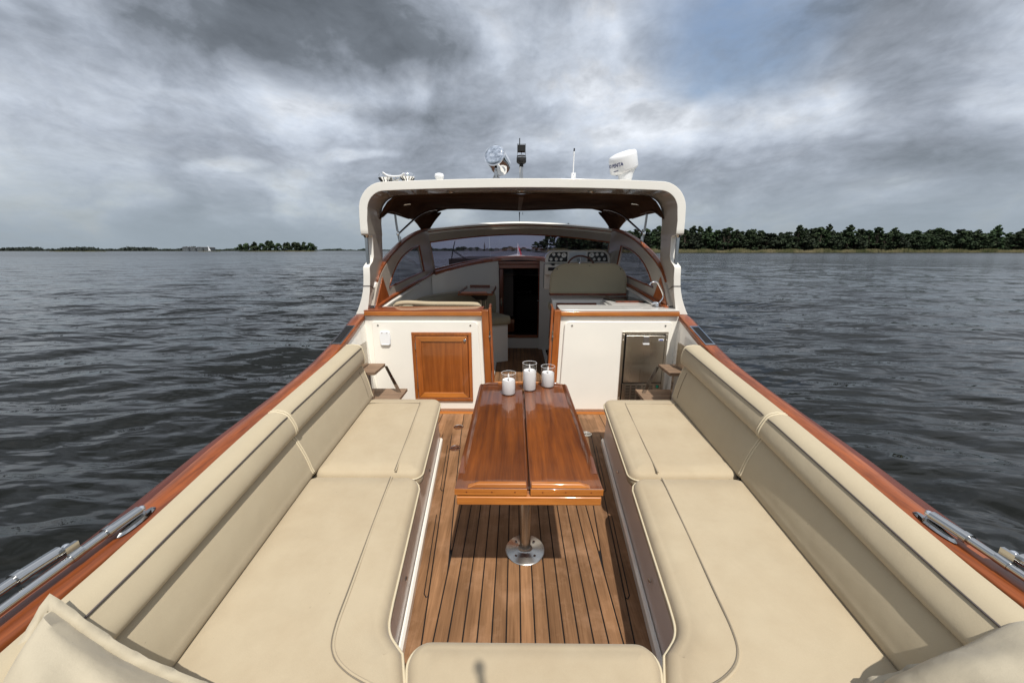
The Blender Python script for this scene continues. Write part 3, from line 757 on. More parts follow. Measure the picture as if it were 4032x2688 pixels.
# ---- canopy roof in brown canvas with steel bows
def canopy():
    m = MB(); rg = []
    def sec(y, u):
        # u 0 at arch .. 1 at front edge
        xs_ = [-1.50, -1.495, -1.48, -1.45, -1.40, -1.33, -1.22, -1.0, -.6, -.2, 0, .2, .6, 1.0, 1.22, 1.33, 1.40, 1.45, 1.48, 1.495, 1.50]
        wd = 1.0 - .12*u**2
        edge = float(np.interp(u, [0, .15, .35, .6, .8, 1], [2.04, 2.125, 2.13, 2.11, 2.16, 2.20]))
        top = 2.272 + .055*u
        out = []
        for x in xs_:
            a = abs(x)/1.50; z = top - (top - edge)*max(0, (a - .80)/.20)**(3.2 - 1.2*u) - .02*a*a
            if abs(x) < .02: z -= .012
            out.append((x*wd, y, z))
        return out
    for i in range(13):
        u = i/12; rg.append([(a, 4.10 + (1.90 - .42*min(1, abs(a)/1.3)**2.2)*u, c) for a, b, c in sec(0, u)])
    m.rings(rg, closed=False, cap=False)
    # front valance
    f = rg[-1]
    m.rings([[p for p in f], [(p[0]*.995, p[1] + .03, p[2] - .020 - .010*math.sin(abs(p[0])*6)) for p in f]], closed=False, cap=False)
    c = m.build('canopy', M['canvas'], boat, smooth=True, solid=.012)
    for s in (-1, 1):
        # corner leg of the canopy down to the windscreen
        a = [(s*1.10, 5.74, 2.27), (s*1.22, 5.66, 2.235), (s*1.34, 5.46, 2.17), (s*1.44, 5.12, 2.125)]
        b = [(s*1.22, 5.60, 2.13), (s*1.29, 5.58, 2.10), (s*1.37, 5.48, 2.08), (s*1.425, 5.36, 2.06)]
        d = [(s*1.30, 5.56, 1.985), (s*1.325, 5.55, 1.985), (s*1.36, 5.53, 1.98), (s*1.39, 5.50, 1.965)]
        m = MB(); m.rings([a, b, d], closed=False, cap=False); m.build('canopy_corner', M['canvas'], c, smooth=True, solid=.012, sub=2)
        m = MB(); m.tube(cr([(s*1.475, 4.12, 2.045), (s*1.467, 4.35, 2.122), (s*1.455, 4.7, 2.127), (s*1.44, 5.05, 2.108), (s*1.43, 5.2, 2.10)], 5), .008, 6); m.tube(cr([a[3], b[3], d[3]], 5), .007, 6); m.build('canopy_binding', M['canvas_edge'], c, smooth=True)
        m = MB(); m.tube(cr([(s*1.30, 4.62, 2.235), (s*1.44, 4.60, 2.215), (s*1.478, 4.58, 2.18), (s*1.480, 4.60, 2.0), (s*1.462, 4.62, 1.80)], 6), .014, 12); m.build('canopy_bow', M['steel'], c, smooth=True)
        m = MB(); m.tube(cr([(s*1.10, 5.15, 2.22), (s*1.22, 5.08, 2.19), (s*1.31, 4.95, 2.12), (s*1.40, 4.78, 2.00), (s*1.470, 4.62, 1.895)], 6), .012, 12); m.build('canopy_bow', M['steel'], c, smooth=True)
        m = MB(); m.lathe([(.001,-.03),(.022,-.03),(.022,-.015),(.016,-.005),(.018,.02),(.018,.06),(.001,.06)], (s*1.460, 4.62, 1.80), 14); m.box(*sorted((s*1.43, s*1.49)), 4.56, 4.70, 1.765, 1.775); m.build('bow_hinge', M['steel'], c)
        m = MB(); m.lathe([(.016,-.02),(.020,-.01),(.020,.01),(.016,.02)], (s*1.474, 4.61, 1.90), 12); m.build('bow_clamp', M['chrome'], c)
    m = MB(); m.tube([(0, 5.98, 2.27), (.0, 5.98, 2.24), (.002, 5.98, 2.13)], [.010, .007, .0035], 8); m.tube([(.05, 5.98, 2.27), (.05, 5.98, 2.23)], .003, 6); m.build('pull_cord', M['black'], c)
    m = MB(); m.hexa([(-.025,4.2,2.248),(.025,4.2,2.248),(.025,5.95,2.298),(-.025,5.95,2.298)],[(-.025,4.2,2.256),(.025,4.2,2.256),(.025,5.95,2.306),(-.025,5.95,2.306)]); m.build('centre_batten', M['canvas_edge'], c)
canopy()

# ---- cabin sides, windscreen
def solve_x(y): return 1.56 - .126*(y - 3.8)
SILL = [(3.80,1.125),(4.16,1.19),(4.8,1.28),(5.45,1.356),(5.7,1.41)]
RIM = [(3.83,1.14),(3.92,1.32),(4.03,1.46),(4.2,1.58),(4.4,1.68),(4.75,1.82),(5.1,1.91),(5.48,1.975)]
def side_panel(s):
    def P(y, z, off=0): return (s*(solve_x(y) + off - .03*(z - 1.1)), y, z)
    # opening outline in (y,z)
    arc = [tuple(q)[:2] for q in cr([(4.19,1.295,0),(4.33,1.46,0),(4.53,1.60,0),(4.82,1.705,0),(5.13,1.765,0)], 4)]
    opening = arc + [(5.29, 1.415)] + [tuple(Vector((5.29,1.415)).lerp(Vector((4.19,1.295)), k/6)) for k in range(1, 6)]
    outer = [tuple(q)[:2] for q in cr([(a, b, 0) for a, b in RIM], 3)]
    outline = outer + [(5.56, 1.80), (5.62, 1.6), (5.70, 1.41)] + [(y, lerp(SILL, y)[0]) for y in (5.45, 5.1, 4.8, 4.5, 4.16, 3.95)]
    # frame as bmesh: fill between loops
    bm = bmesh.new(); edges = []
    for loop in (outline, opening):
        vs = [bm.verts.new(P(*q)) for q in loop]
        for i in range(len(vs)): edges.append(bm.edges.new((vs[i-1], vs[i])))
    bmesh.ops.triangle_fill(bm, use_beauty=True, use_dissolve=False, edges=edges)
    me = bpy.data.meshes.new('cabin_side'); bm.to_mesh(me); bm.free(); me.materials.append(M['mushroom'])
    o = bpy.data.objects.new('cabin_side', me); COL.objects.link(o); o.parent = boat; o.matrix_parent_inverse = Matrix.Translation(boat.location).inverted()
    q = o.modifiers.new('thick', 'SOLIDIFY'); q.thickness = .035; q.offset = 0
    m = MB(); m.tube([P(a, b, -.014) for a, b in opening], .013, 8, close=True); m.build('window_trim', M['mahogany'], o, smooth=True)
    m = MB(); m.add([P(a, b, .004) for a, b in opening], [tuple(range(len(opening)))]); m.build('side_window', M['side_glass'], o)
    # mahogany cap on the rim
    m = MB(); rg = []
    for a, b in outer[4:]:
        x = solve_x(a) - .03*(b - 1.1); rg.append([(s*(x - .015), a, b + .004), (s*(x + .055), a, b - .02), (s*(x + .055), a + .0, b + .012), (s*(x + .02), a, b + .034), (s*(x - .015), a, b + .026)])
    m.rings(rg); m.build('cap_rail', M['rail_wood'], o)
    m = MB(); rg = []
    for a, b in outer[4:-3]:
        x = solve_x(a) - .03*(b - 1.1) + .06; rg.append([(s*x, a, b - .02), (s*(x + .04), a, b - .05), (s*(x + .04), a, b - .03), (s*x, a, b + .01)])
    m.rings(rg); m.build('outer_cap_rail', M['mahogany'], o)
    # mahogany sill strip and aft corner triangle
    m = MB(); rg = []
    for y in [3.84 + i*(5.70 - 3.84)/16 for i in range(17)]:
        z = lerp(SILL, y)[0]; x = solve_x(y) - .02; rg.append([(s*x, y, z - .025), (s*(x - .035), y, z - .025), (s*(x - .035), y, z - .003), (s*(x - .02), y, z + .003), (s*x, y, z + .003)])
    m.rings(rg); m.build('sill_strip', M['mahogany'], o)
    m = MB(); pts = [(3.84, 1.105), (4.16, 1.19), (4.03, 1.42)]
    m.rings([[P(a, b, -.021) for a, b in pts], [P(a, b, -.029) for a, b in pts]]); m.build('corner_panel', M['mahogany_z'], o)
    # liner wall below the sill
    m = MB(); rg = []
    for y in [3.80 + i*(5.78 - 3.80)/10 for i in range(11)]:
        z = lerp(SILL, y)[0]; x = solve_x(y); rg.append([(s*(x - .022), y, z - .02), (s*(x - .03), y, .9), (s*(x - .05), y, 0.)])
    m.rings(rg, closed=False, cap=False); m.build('side_liner', M['white_in'], boat, smooth=True)
    m = MB(); rg = []
    for y in [3.80 + i*(5.0 - 3.80)/10 for i in range(11)]:
        z = lerp(SILL, y)[0]; x = solve_x(y) - .045; rg.append([(s*x, y, z - .075), (s*(x - .03), y, z - .06), (s*(x - .03), y, z - .045), (s*x, y, z - .035)])
    m.rings(rg); m.build('bright_ledge', M['white_arch'], boat, smooth=True)
for s in (-1, 1): side_panel(s)

# windscreen: curved in plan.  u from -1 to 1
def ws(u, v):
    """v=0 glass bottom, v=1 top of frame"""
    a = abs(u)
    xb = 1.325*math.sin(a*PI/2*.92)/math.sin(PI/2*.92); yb = 5.70 + (6.62 - 5.70)*(1 - (xb/1.325)**2.1); zb = 1.418 + (1.612 - 1.418)*(1 - (xb/1.325)**1.9)
    xt = 1.345*math.sin(a*PI/2*.92)/math.sin(PI/2*.92); yt = 5.50 + (6.25 - 5.50)*(1 - (xt/1.345)**2.1); zt = 1.930 + (2.078 - 1.930)*(1 - (xt/1.345)**1.9)
    sg = 1 if u >= 0 else -1
    return Vector((sg*(xb + (xt - xb)*v), yb + (yt - yb)*v, zb + (zt - zb)*v))
def band(name, v0, v1, mt, parent, th=.03, off=0., u0=-1, u1=1, n=48, smooth=True):
    m = MB(); rg = []
    for i in range(n + 1):
        u = u0 + (u1 - u0)*i/n; a = ws(u, v0); b = ws(u, v1); d = (ws(min(u + .01, 1.01), v0) - ws(max(u - .01, -1.01), v0)).cross(b - a).normalized()
        if d.y > 0: d = -d          # towards the cockpit
        a = a + d*off; b = b + d*off
        rg.append([tuple(a), tuple(a + d*th), tuple(b + d*th), tuple(b)])
    m.rings(rg); return m.build(name, mt, parent, smooth=smooth)
wsn = band('windscreen', .80, .983, M['mushroom'], boat, .04, 0)
band('head_moulding', .985, 1.045, M['white_arch'], wsn, .035, -.01)
band('cap_rail', 1.047, 1.066, M['mahogany_x'], wsn, .05, -.02)
band('top_moulding', 1.068, 1.125, M['white_arch'], wsn, .04, -.015)
for a, b in ((-1, -.965), (.965, 1)): band('frame_post', .0, .80, M['mushroom'], wsn, .04, 0, a, b, 8)
band('upper_trim', .765, .799, M['mahogany_x'], wsn, .018, .025, -.965, .965)
band('lower_trim', -.01, .03, M['mahogany_x'], wsn, .018, .025, -.965, .965)
for a, b in ((-.965, -.956), (.956, .965)): band('end_trim', .031, .764, M['mahogany_z'], wsn, .018, .025, a, b, 3)
for k, (a, b) in enumerate(((-.955, -.262), (-.26, .26), (.262, .955))): band('glass_pane', .031, .764, M['tinted'], wsn, .004, .015, a, b, 20)
# wiper
def wiper(u, v, s):
    p = ws(u, v) + V(0, .03, 0); q = ws(u + .13*s, .02) + V(0, .03, 0)
    m = MB(); m.tube([ws(u - .035, .10) + V(0, .045, 0), ws(u, v) + V(0, .045, 0), ws(u + .04, .70) + V(0, .045, 0)], [.005, .009, .005], 6)
    m.tube([p + V(0, .03, 0), q + V(0, .03, 0)], .006, 6); m.tube([p + V(.0, .03, .02), q + V(.03, .03, 0)], .004, 6); m.build('wiper', M['black'], wsn)
wiper(-.62, .42, 1)
# dashboard shelf and front wall under the glass
m = MB(); rg = []
for i in range(49):
    u = -1 + i/24; p = ws(u, 0); c = Vector((p.x*.93, p.y - .205, p.z)); 
    h = .05
    rg.append([(p.x, p.y, p.z - .012), (c.x, c.y, p.z - .018), (c.x, c.y - .004, p.z - .018 - h), (p.x, p.y, p.z - .018 - h)])
m.rings(rg); m.build('dash_shelf', M['mahogany_x'], boat, smooth=False)
m = MB(); rg = []
for s in (-1, 1):
    rg = []
    for i in range(21):
        u = s*(.20 + (1.0 - .20)*i/20); p = ws(u, 0); k_ = .92 + .065*max(0, (abs(u) - .8)/.2); x, y = p.x*k_, p.y - .20 + .06*max(0, (abs(u) - .8)/.2)
        rg.append([(x, y, p.z - .066), (x, y - .005, 1.0), (x, y, 0)])
    m = MB(); m.rings(rg, closed=False, cap=False); m.build('front_wall', M['white_in'], boat, smooth=True)
# doorway to the forward cabin
DY = 6.42
def door():
    x0, x1, z0, z1 = -.34, .405, .19, 1.50; w = .075
    m = MB(); m.box(x0, x0 + w, DY - .03, DY + .03, z0, z1 - .10); m.box(x1 - w, x1, DY - .03, DY + .03, z0, z1 - .10); o = m.build('cabin_doorway', M['dark_wood'], boat, bevel=.012)
    m = MB(); m.box(x0 - .0, x1 + .0, DY - .035, DY + .03, z1 - .098, z1 - .03); m.box(x0 - .01, x1 + .01, DY - .05, DY + .03, z1 - .028, z1 + .02); m.build('door_header', M['mahogany_x'], o, bevel=.008)
    m = MB(); m.box(x0 + w, x1 - w, DY - .025, DY + .03, z0, z0 + .05); m.build('door_step', M['mahogany_x'], o, bevel=.005)
    m = MB(); m.box(x0 - .10, x1 + .10, DY - .01, DY + .04, 0, z0 - .002); m.build('riser', M['white_in'], o)
    m = MB(); m.box(x0 - .06, x0 - .002, DY - .03, DY + .02, z0, z1 + .01); m.box(x1 + .002, x1 + .06, DY - .03, DY + .02, z0, z1 + .01); m.build('side_liner', M['white_in'], o, bevel=.008)
    m = MB(); m.box(x1 - .045, x1 - .03, DY - .036, DY - .030, .78, .90); m.tube([(x1 - .035, DY - .035, .86), (x1 - .035, DY - .07, .86), (x1 - .09, DY - .07, .86)], .007, 8); m.tube([(x1 + .01, DY - .05, .86), (x1 + .05, DY - .05, .86)], .008, 8); m.build('door_handle', M['steel'], o)
    m = MB(); m.box(x0 + .025, x0 + .05, DY - .036, DY - .030, .76, .90); m.build('lock_plate', M['steel'], o)
    for z in (1.28, 1.40): 
        m = MB(); m.tube([(x0 - .02, DY - .045, z), (x0 - .02, DY - .045, z + .09)], .011, 10); m.build('hinge', M['steel'], o)
    # cabin beyond: near-black lining with the shade in its colour, grey partition, small locker, bunk
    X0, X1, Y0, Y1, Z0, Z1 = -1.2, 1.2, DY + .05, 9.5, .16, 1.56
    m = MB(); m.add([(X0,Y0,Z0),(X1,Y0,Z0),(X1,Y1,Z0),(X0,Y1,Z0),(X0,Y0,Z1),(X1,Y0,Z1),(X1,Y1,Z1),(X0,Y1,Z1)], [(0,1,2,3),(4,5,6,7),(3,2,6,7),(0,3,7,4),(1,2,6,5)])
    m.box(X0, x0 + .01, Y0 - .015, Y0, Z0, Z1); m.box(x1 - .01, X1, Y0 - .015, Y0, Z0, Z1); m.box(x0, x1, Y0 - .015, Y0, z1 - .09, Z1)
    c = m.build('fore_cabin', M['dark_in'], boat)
    m = MB(); m.box(-.55, -.10, 7.05, 7.10, .46, 1.45); m.build('partition', M['grey_in'], c)
    m = MB(); m.box(-.55, -.075, 6.98, 7.12, .17, .42); k = m.build('cabin_locker', M['mahogany_z'], c, bevel=.008)
    m = MB(); m.tube([(-.24, 6.965, .38), (-.18, 6.965, .38)], .008, 8); m.build('pull', M['steel'], c)
    m = MB(); m.box(-.06, 1.1, 7.9, 9.4, .2, .78); m.build('bunk', M['dark_in'], c, bevel=.04)
    m = MB(); random.seed(3)
    rg = []
    for i in range(14):
        rg.append([(-.03 + i*.025, 7.92 + .05*j, .80 + .05*math.sin(j*.9 + 1) + .03*math.sin(i*1.7 + j) + .02*random.random()) for j in range(7)])
    m.rings(rg, closed=False, cap=False); m.build('bed_linen', M['linen'], c, smooth=True)
door()

# ---- port side: settee, small table
e = thing('settee', 'beige curved settee inside the cabin under the left side window', 'sofa', (-1.1, 5, .0))
def sweep(path, prof, m):
    rg = []
    for i, p in enumerate(path):
        a = Vector(path[max(0, i-1)]); b = Vector(path[min(len(path)-1, i+1)]); t = (b - a); t.z = 0; t.normalize(); nn = Vector((t.y, -t.x, 0))
        rg.append([tuple(Vector(p) + nn*u + Vector((0, 0, v))) for u, v in prof])
    m.rings(rg)
pth = cr([(-1.45, 4.05, 0), (-1.40, 4.6, 0), (-1.34, 5.1, 0), (-1.16, 5.55, 0), (-.85, 5.86, 0), (-.50, 6.02, 0), (-.44, 6.05, 0)], 6)
m = MB(); sweep(pth, [(0, .72), (.13, .72), (.15, .80), (.14, .98), (.10, 1.05), (.05, 1.07), (0, 1.06)], m); m.build('backrest', M['vinyl_dark'], e, smooth=True)
m = MB(); sweep(pth, [(0, 1.072), (.02, 1.082), (.04, 1.074)], m); m.build('back_piping', M['piping'], e, smooth=True)
m = MB(); sweep(pth, [(.0, .60), (.55, .60), (.58, .63), (.58, .70), (.55, .73), (.0, .72)], m); m.build('seat', M['vinyl_dark'], e, smooth=True)
m = MB(); sweep(pth, [(.0, .0), (.50, .0), (.50, .598), (.0, .598)], m); m.build('base', M['white_in'], e)
pp = cr([(-1.40, 4.03, 1.105), (-1.33, 4.03, 1.135), (-1.22, 4.035, 1.142), (-1.0, 4.04, 1.130), (-.7, 4.04, 1.128), (-.50, 4.045, 1.122), (-.44, 4.05, 1.10)], 5)
m = MB(); m.tube(pp, [max(.012, .026*min(1, .35 + i*.22, .35 + (len(pp) - 1 - i)*.16)) for i in range(len(pp))], 14); m.build('bolster', M['vinyl'], e, smooth=True)
m = MB(); m.box(-1.36, -.43, 4.0, 4.12, .60, 1.095); m.build('return_back', M['vinyl_dark'], e, bevel=.03)

e = thing('cabin_table', 'small mahogany table with raised edges on a steel post beside the cabin doorway', 'table', (-.58, 5.3, 0))
x0, x1, y0, y1, zt = -.83, -.36, 4.93, 5.90, 1.145
m = MB(); m.box(x0, x1, y0, y1, zt - .03, zt); m.build('tabletop', M['table_wood'], e, bevel=.006)
m = MB(); m.hexa([(x0 + .04, y0 + .002, zt + .001), (x1 - .07, y0 + .002, zt + .001), (x1 - .07, y0 + .025, zt + .001), (x0 + .04, y0 + .025, zt + .001)], [(x0 + .06, y0 + .004, zt + .022), (x1 - .09, y0 + .004, zt + .022), (x1 - .09, y0 + .02, zt + .022), (x0 + .06, y0 + .02, zt + .022)]); m.build('fiddle', M['mahogany_x'], e)
m = MB(); m.box(x0 + .05, x1 - .10, y1 - .03, y1 - .005, zt + .001, zt + .025); m.build('fiddle', M['mahogany_x'], e, bevel=.01)
for x in (x0, x1 - .022): m = MB(); m.box(x, x + .022, y0 + .05, y1 - .09, zt + .001, zt + .023); m.build('fiddle', M['mahogany'], e, bevel=.004)
m = MB(); m.hexa([(-.60, 5.10, 1.03), (-.46, 5.10, 1.03), (-.46, 5.30, 1.03), (-.60, 5.30, 1.03)], [(-.70, 5.05, 1.113), (-.44, 5.05, 1.113), (-.44, 5.35, 1.113), (-.70, 5.35, 1.113)]); m.build('bracket', M['black'], e, bevel=.012)
m = MB(); m.tube([(-.55, 5.2, .62), (-.55, 5.2, 1.03)], .028, 16); m.tube([(-.48, 5.2, .62), (-.48, 5.2, 1.03)], .014, 12); m.build('post', M['steel'], e, smooth=True)

# ---- starboard side: helm seat, galley, console
e = thing('pilot_bench', 'wide helm bench with a round-cornered beige back behind the white console', 'seat', (.88, 4.8, 0))
poly = fillet([(.385, 1.165), (1.365, 1.165), (1.350, 1.535), (.390, 1.535)], [.02, .02, .21, .21])
m = MB(); m.prism(poly, 'y', 4.78, 4.90); m.build('backrest', M['vinyl_dark'], e, bevel=.022, seg=4)
m = MB(); m.tube([(x, 4.792, z) for x, z in poly], .005, 6, close=True); m.build('piping', M['vinyl'], e, smooth=True)
m = MB(); m.box(.39, 1.36, 4.90, 5.12, .90, 1.02); m.build('seat', M['vinyl_dark'], e, bevel=.03)
m = MB(); m.box(.385, 1.37, 4.79, 4.91, 1.135, 1.160); m.build('base_trim', M['dark_wood'], e)
m = MB(); m.tube([(.47, 4.775, 1.47), (.47, 4.772, 1.47)], .008, 8); m.tube([(1.27, 4.775, 1.47), (1.27, 4.772, 1.47)], .008, 8); m.tube([(.88, 4.775, 1.51), (.88, 4.772, 1.51)], .006, 8); m.build('button', M['black'], e)

e = thing('galley_unit', 'white galley cabinet with mahogany doors between the helm seat and right bulkhead', 'cabinet', (1.0, 4.4, 0))
m = MB(); m.box(.40, 1.40, 4.60, 4.785, .0, 1.10); m.build('cabinet', M['white_in'], e, bevel=.008)
m = MB(); m.box(.45, .95, 4.585, 4.598, .80, 1.065); d = m.build('cabinet_door', M['dark_wood'], e, bevel=.004)
m = MB(); m.box(1.0, 1.38, 4.07, 4.598, .60, 1.088); m.build('side_cabinet', M['white_in'], e)
m = MB(); m.prism([(1.02, 4.09), (1.50, 4.07), (1.46, 4.92), (1.02, 4.60)], 'z', 1.09, 1.115); m.build('worktop', M['stone'], e, bevel=.006)
m = MB(); m.prism([(1.12, 4.28), (1.44, 4.26), (1.40, 4.74), (1.02, 4.56)], 'z', 1.117, 1.130); lid = m.build('hob_lid', M['black_glass'], e, bevel=.003)
m = MB(); m.box(1.10, 1.42, 4.262, 4.278, 1.117, 1.134); m.build('hob_edge', M['dark_wood'], e)
m = MB(); m.box(.97, 1.12, 4.11, 4.50, .78, 1.0); m.build('open_locker', M['dark_in'], e)  # closed near-black box, the opening's shade is its colour
e = thing('faucet', 'bent chrome faucet standing on the pale counter at the right bulkhead', 'faucet', (1.455, 3.93, 1.118))
m = MB(); m.tube(cr([(1.352, 3.93, 1.345), (1.365, 3.93, 1.368), (1.395, 3.93, 1.378), (1.430, 3.93, 1.375), (1.452, 3.93, 1.345), (1.487, 3.93, 1.285), (1.505, 3.93, 1.24), (1.502, 3.93, 1.205), (1.485, 3.93, 1.180), (1.47, 3.93, 1.155)], 5), .0105, 12); m.build('spout', M['chrome'], e, smooth=True)
m = MB(); m.lathe([(.055,0),(.05,.006),(.035,.010),(.022,.014),(.022,.045),(.014,.052)], (1.452, 3.93, 1.119), 24); m.tube([(1.45, 3.93, 1.155), (1.41, 3.93, 1.158), (1.39, 3.93, 1.15)], [.020, .016, .008], 12); m.build('tap_body', M['chrome'], e, smooth=True)
e = thing('sink_lid', 'round flush sink lid in the pale counter left of the faucet', 'lid', (1.18, 3.93, 1.1185))
m = MB(); m.lathe([(.001,0),(.11,0),(.11,.003),(.001,.003)], (1.18, 3.895, 1.1185), 40); m.build('lid', M['stone'], e, smooth=False)

def console():
    e = thing('helm_console', 'white helm console with dark gauge panels, a screen and a steering wheel', 'console', (.9, 5.9, 1.1))
    Y = 5.82; x0, x1, z0, z1 = .395, 1.405, 1.505, 1.70
    m = MB(); m.prism(fillet([(x0, z0 - .0), (x1, z0 - .0), (x1 - .01, z1), (x0 + .01, z1)], [.02, .02, .14, .14]), 'y', Y, Y + .22); c = m.build('housing', M['white_arch'], e, bevel=.02, seg=4)
    m = MB(); m.box(x0 - .005, x1, Y + .03, Y + .24, 1.10, z0 - .002); m.box(x0 - .012, x0 + .30, Y - .10, Y + .03, 1.33, z0 - .01); m.build('pedestal', M['white'], e, bevel=.02)
    # panels
    pl = fillet([(x0 + .045, z0 + .025), (.735, z0 + .025), (.735, z1 - .025), (x0 + .07, z1 - .025)], [.01, .01, .01, .09])
    m = MB(); m.prism(pl, 'y', Y - .004, Y + .001); a = m.build('gauge_panel', M['dash'], e)
    pr = fillet([(1.045, z0 + .025), (x1 - .045, z0 + .025), (x1 - .07, z1 - .025), (1.045, z1 - .025)], [.01, .01, .09, .01])
    m = MB(); m.prism(pr, 'y', Y - .004, Y + .001); b = m.build('gauge_panel', M['dash'], e)
    def gauge(x, z, r, p):
        m = MB(); m.lathe([(r*1.12,0),(r*1.12,.008),(r*.98,.012),(r*.98,.004)], (x, Y - .004, z), 22, Matrix.Rotation(PI/2, 3, 'X'), cap=False)
        g = m.build('gauge', M['chrome'], p, smooth=True)
        m = MB(); m.lathe([(.001,.003),(r,.003),(r,.005),(.001,.005)], (x, Y - .004, z), 22, Matrix.Rotation(PI/2, 3, 'X')); m.build('gauge_face', M['gauge'], p)
        m = MB(); an = random.uniform(.6, 2.6); m.tube([(x, Y - .0105, z), (x + r*.75*math.cos(an), Y - .0105, z + r*.75*math.sin(an))], .0018, 5); m.lathe([(.001,.0055),(r*.16,.0055),(r*.16,.008),(.001,.008)], (x, Y - .004, z), 10, Matrix.Rotation(PI/2, 3, 'X')); m.build('needle', M['black'], p)
    for x, z, r in ((.525,1.640,.024),(.605,1.640,.024),(.680,1.628,.036),(.485,1.568,.024),(.565,1.568,.024),(.640,1.568,.022)): gauge(x, z, r, a)
    for x, z, r in ((1.105,1.632,.036),(1.185,1.640,.024),(1.262,1.640,.024),(1.145,1.568,.022),(1.220,1.568,.024),(1.300,1.570,.022)): gauge(x, z, r, b)
    m = MB(); m.box(.745, 1.035, Y - .006, Y + .001, z0 + .020, z1 - .018); bz = m.build('screen_bezel', M['plastic'], e, bevel=.004)
    m = MB(); m.box(.765, 1.015, Y - .0075, Y - .006, z0 + .035, z1 - .032); m.build('screen', M['screen'], bz)
    # lever box
    m = MB(); m.lathe([(.055,0),(.05,.02),(.02,.03),(.001,.03)], (.51, Y - .05, 1.475), 20); m.tube([(.62, Y - .11, 1.47), (.63, Y - .16, 1.44), (.60, Y - .17, 1.40)], .018, 10); m.build('throttle', M['black'], e, smooth=True)
    m = MB(); m.box(x0 + .04, x0 + .17, Y - .115, Y - .10, 1.40, 1.45); m.build('switch_panel', M['black'], e, bevel=.004)
    # wheel
    cx, cy, cz, R = .905, 5.55, 1.44, .205; T = Matrix.Rotation(math.radians(-28), 3, 'X')
    def wp(a, r): q = T @ Vector((r*math.cos(a), 0, r*math.sin(a))); return (cx + q.x, cy + q.y, cz + q.z)
    m = MB(); m.tube([wp(2*PI*k/48, R) for k in range(48)], .013, 10, close=True); w = m.build('steering_wheel', M['dark_wood'], e, smooth=True)
    m = MB()
    for k in range(5): m.tube([wp(PI/2 + 2*PI*k/5, .02), wp(PI/2 + 2*PI*k/5, R)], .006, 8)
    m.tube([(cx, cy, cz), (cx, 5.84, cz + .13)], .022, 12); m.build('spokes', M['steel'], w)
    m = MB(); m.tube([(1.42, 5.76, 1.56), (1.45, 5.70, 1.53)], .02, 10); m.build('side_lever', M['black'], e)
    e.scale = (.945,)*3; L = Vector(e.location); cc = Vector((-.06, 0, 1.70)); e.location = cc + (L - cc)*.945
console()

# ------------------------------------------------------------------ equipment on the arch
AT = 2.362
def atop(x): return 2.335 + .028*(1 - (x/1.33)**2)
e = thing('horn', 'pair of chrome trumpet horns on the left end of the white arch', 'horn', (-1.22, 3.98, 2.35))
for x in (-1.31, -1.145):
    z = atop(x) + .001; m = MB(); m.lathe([(.026,0),(.028,.008),(.036,.022),(.050,.036),(.052,.040),(.056,.042),(.056,.056),(.050,.066),(.040,.072),(.030,.070),(.001,.070)], (x, 3.98, z), 24); h = m.build('horn_body', M['chrome'], e, smooth=True)
    for k in range(12):
        a = k*PI/6; m = MB(); m.tube([(x + .029*math.cos(a), 3.98 + .029*math.sin(a), z + .003), (x + .039*math.cos(a), 3.98 + .039*math.sin(a), z + .022), (x + .052*math.cos(a), 3.98 + .052*math.sin(a), z + .037)], .0028, 5); m.build('rib', M['rubber'], h)
m = MB(); m.tube(cr([(-1.31, 3.92, atop(-1.3) + .072), (-1.27, 3.925, atop(-1.3) + .050), (-1.19, 3.925, atop(-1.3) + .048), (-1.15, 3.92, atop(-1.3) + .066)], 5), .006, 8); m.build('hose', M['plastic'], e, smooth=True)
m = MB(); m.tube([(-1.235, 3.98, atop(-1.2)), (-1.235, 3.98, atop(-1.2) + .045)], .006, 8); m.tube([(-1.28, 3.99, atop(-1.2)), (-1.20, 3.97, atop(-1.2) + .035)], .006, 8); m.tube([(-1.19, 3.99, atop(-1.2)), (-1.26, 3.97, atop(-1.2) + .03)], .006, 8); m.build('bracket', M['steel'], e)
e = thing('cable_gland', 'low white cable housing on the arch between the horns and the mushroom aerial', 'housing', (-1.03, 3.98, 2.345))
m = MB(); m.tube([(-1.09, 3.98, atop(-1.1) + .006), (-1.03, 3.98, atop(-1) + .016), (-.99, 3.98, atop(-1) + .010)], [.006, .016, .012], 10); m.build('shell', M['plastic'], e, smooth=True)
m = MB(); m.tube([(-1.11, 3.98, atop(-1.1) + .004), (-1.07, 3.97, atop(-1.1) + .012)], .005, 8); m.build('cable', M['rubber'], e)
e = thing('gps_aerial', 'small white mushroom aerial on the arch left of the searchlight', 'aerial', (-.805, 3.95, 2.35))
m = MB(); z = atop(-.8); m.lathe([(.014,0),(.014,.010),(.022,.014),(.032,.022),(.036,.034),(.036,.046),(.031,.055),(.018,.059),(.001,.060)], (-.805, 3.95, z), 26); m.build('dome', M['plastic'], e, smooth=True)
m = MB(); m.lathe([(.020,-.001),(.020,.006),(.015,.008)], (-.805, 3.95, z), 20); m.build('foot', M['stone'], e)

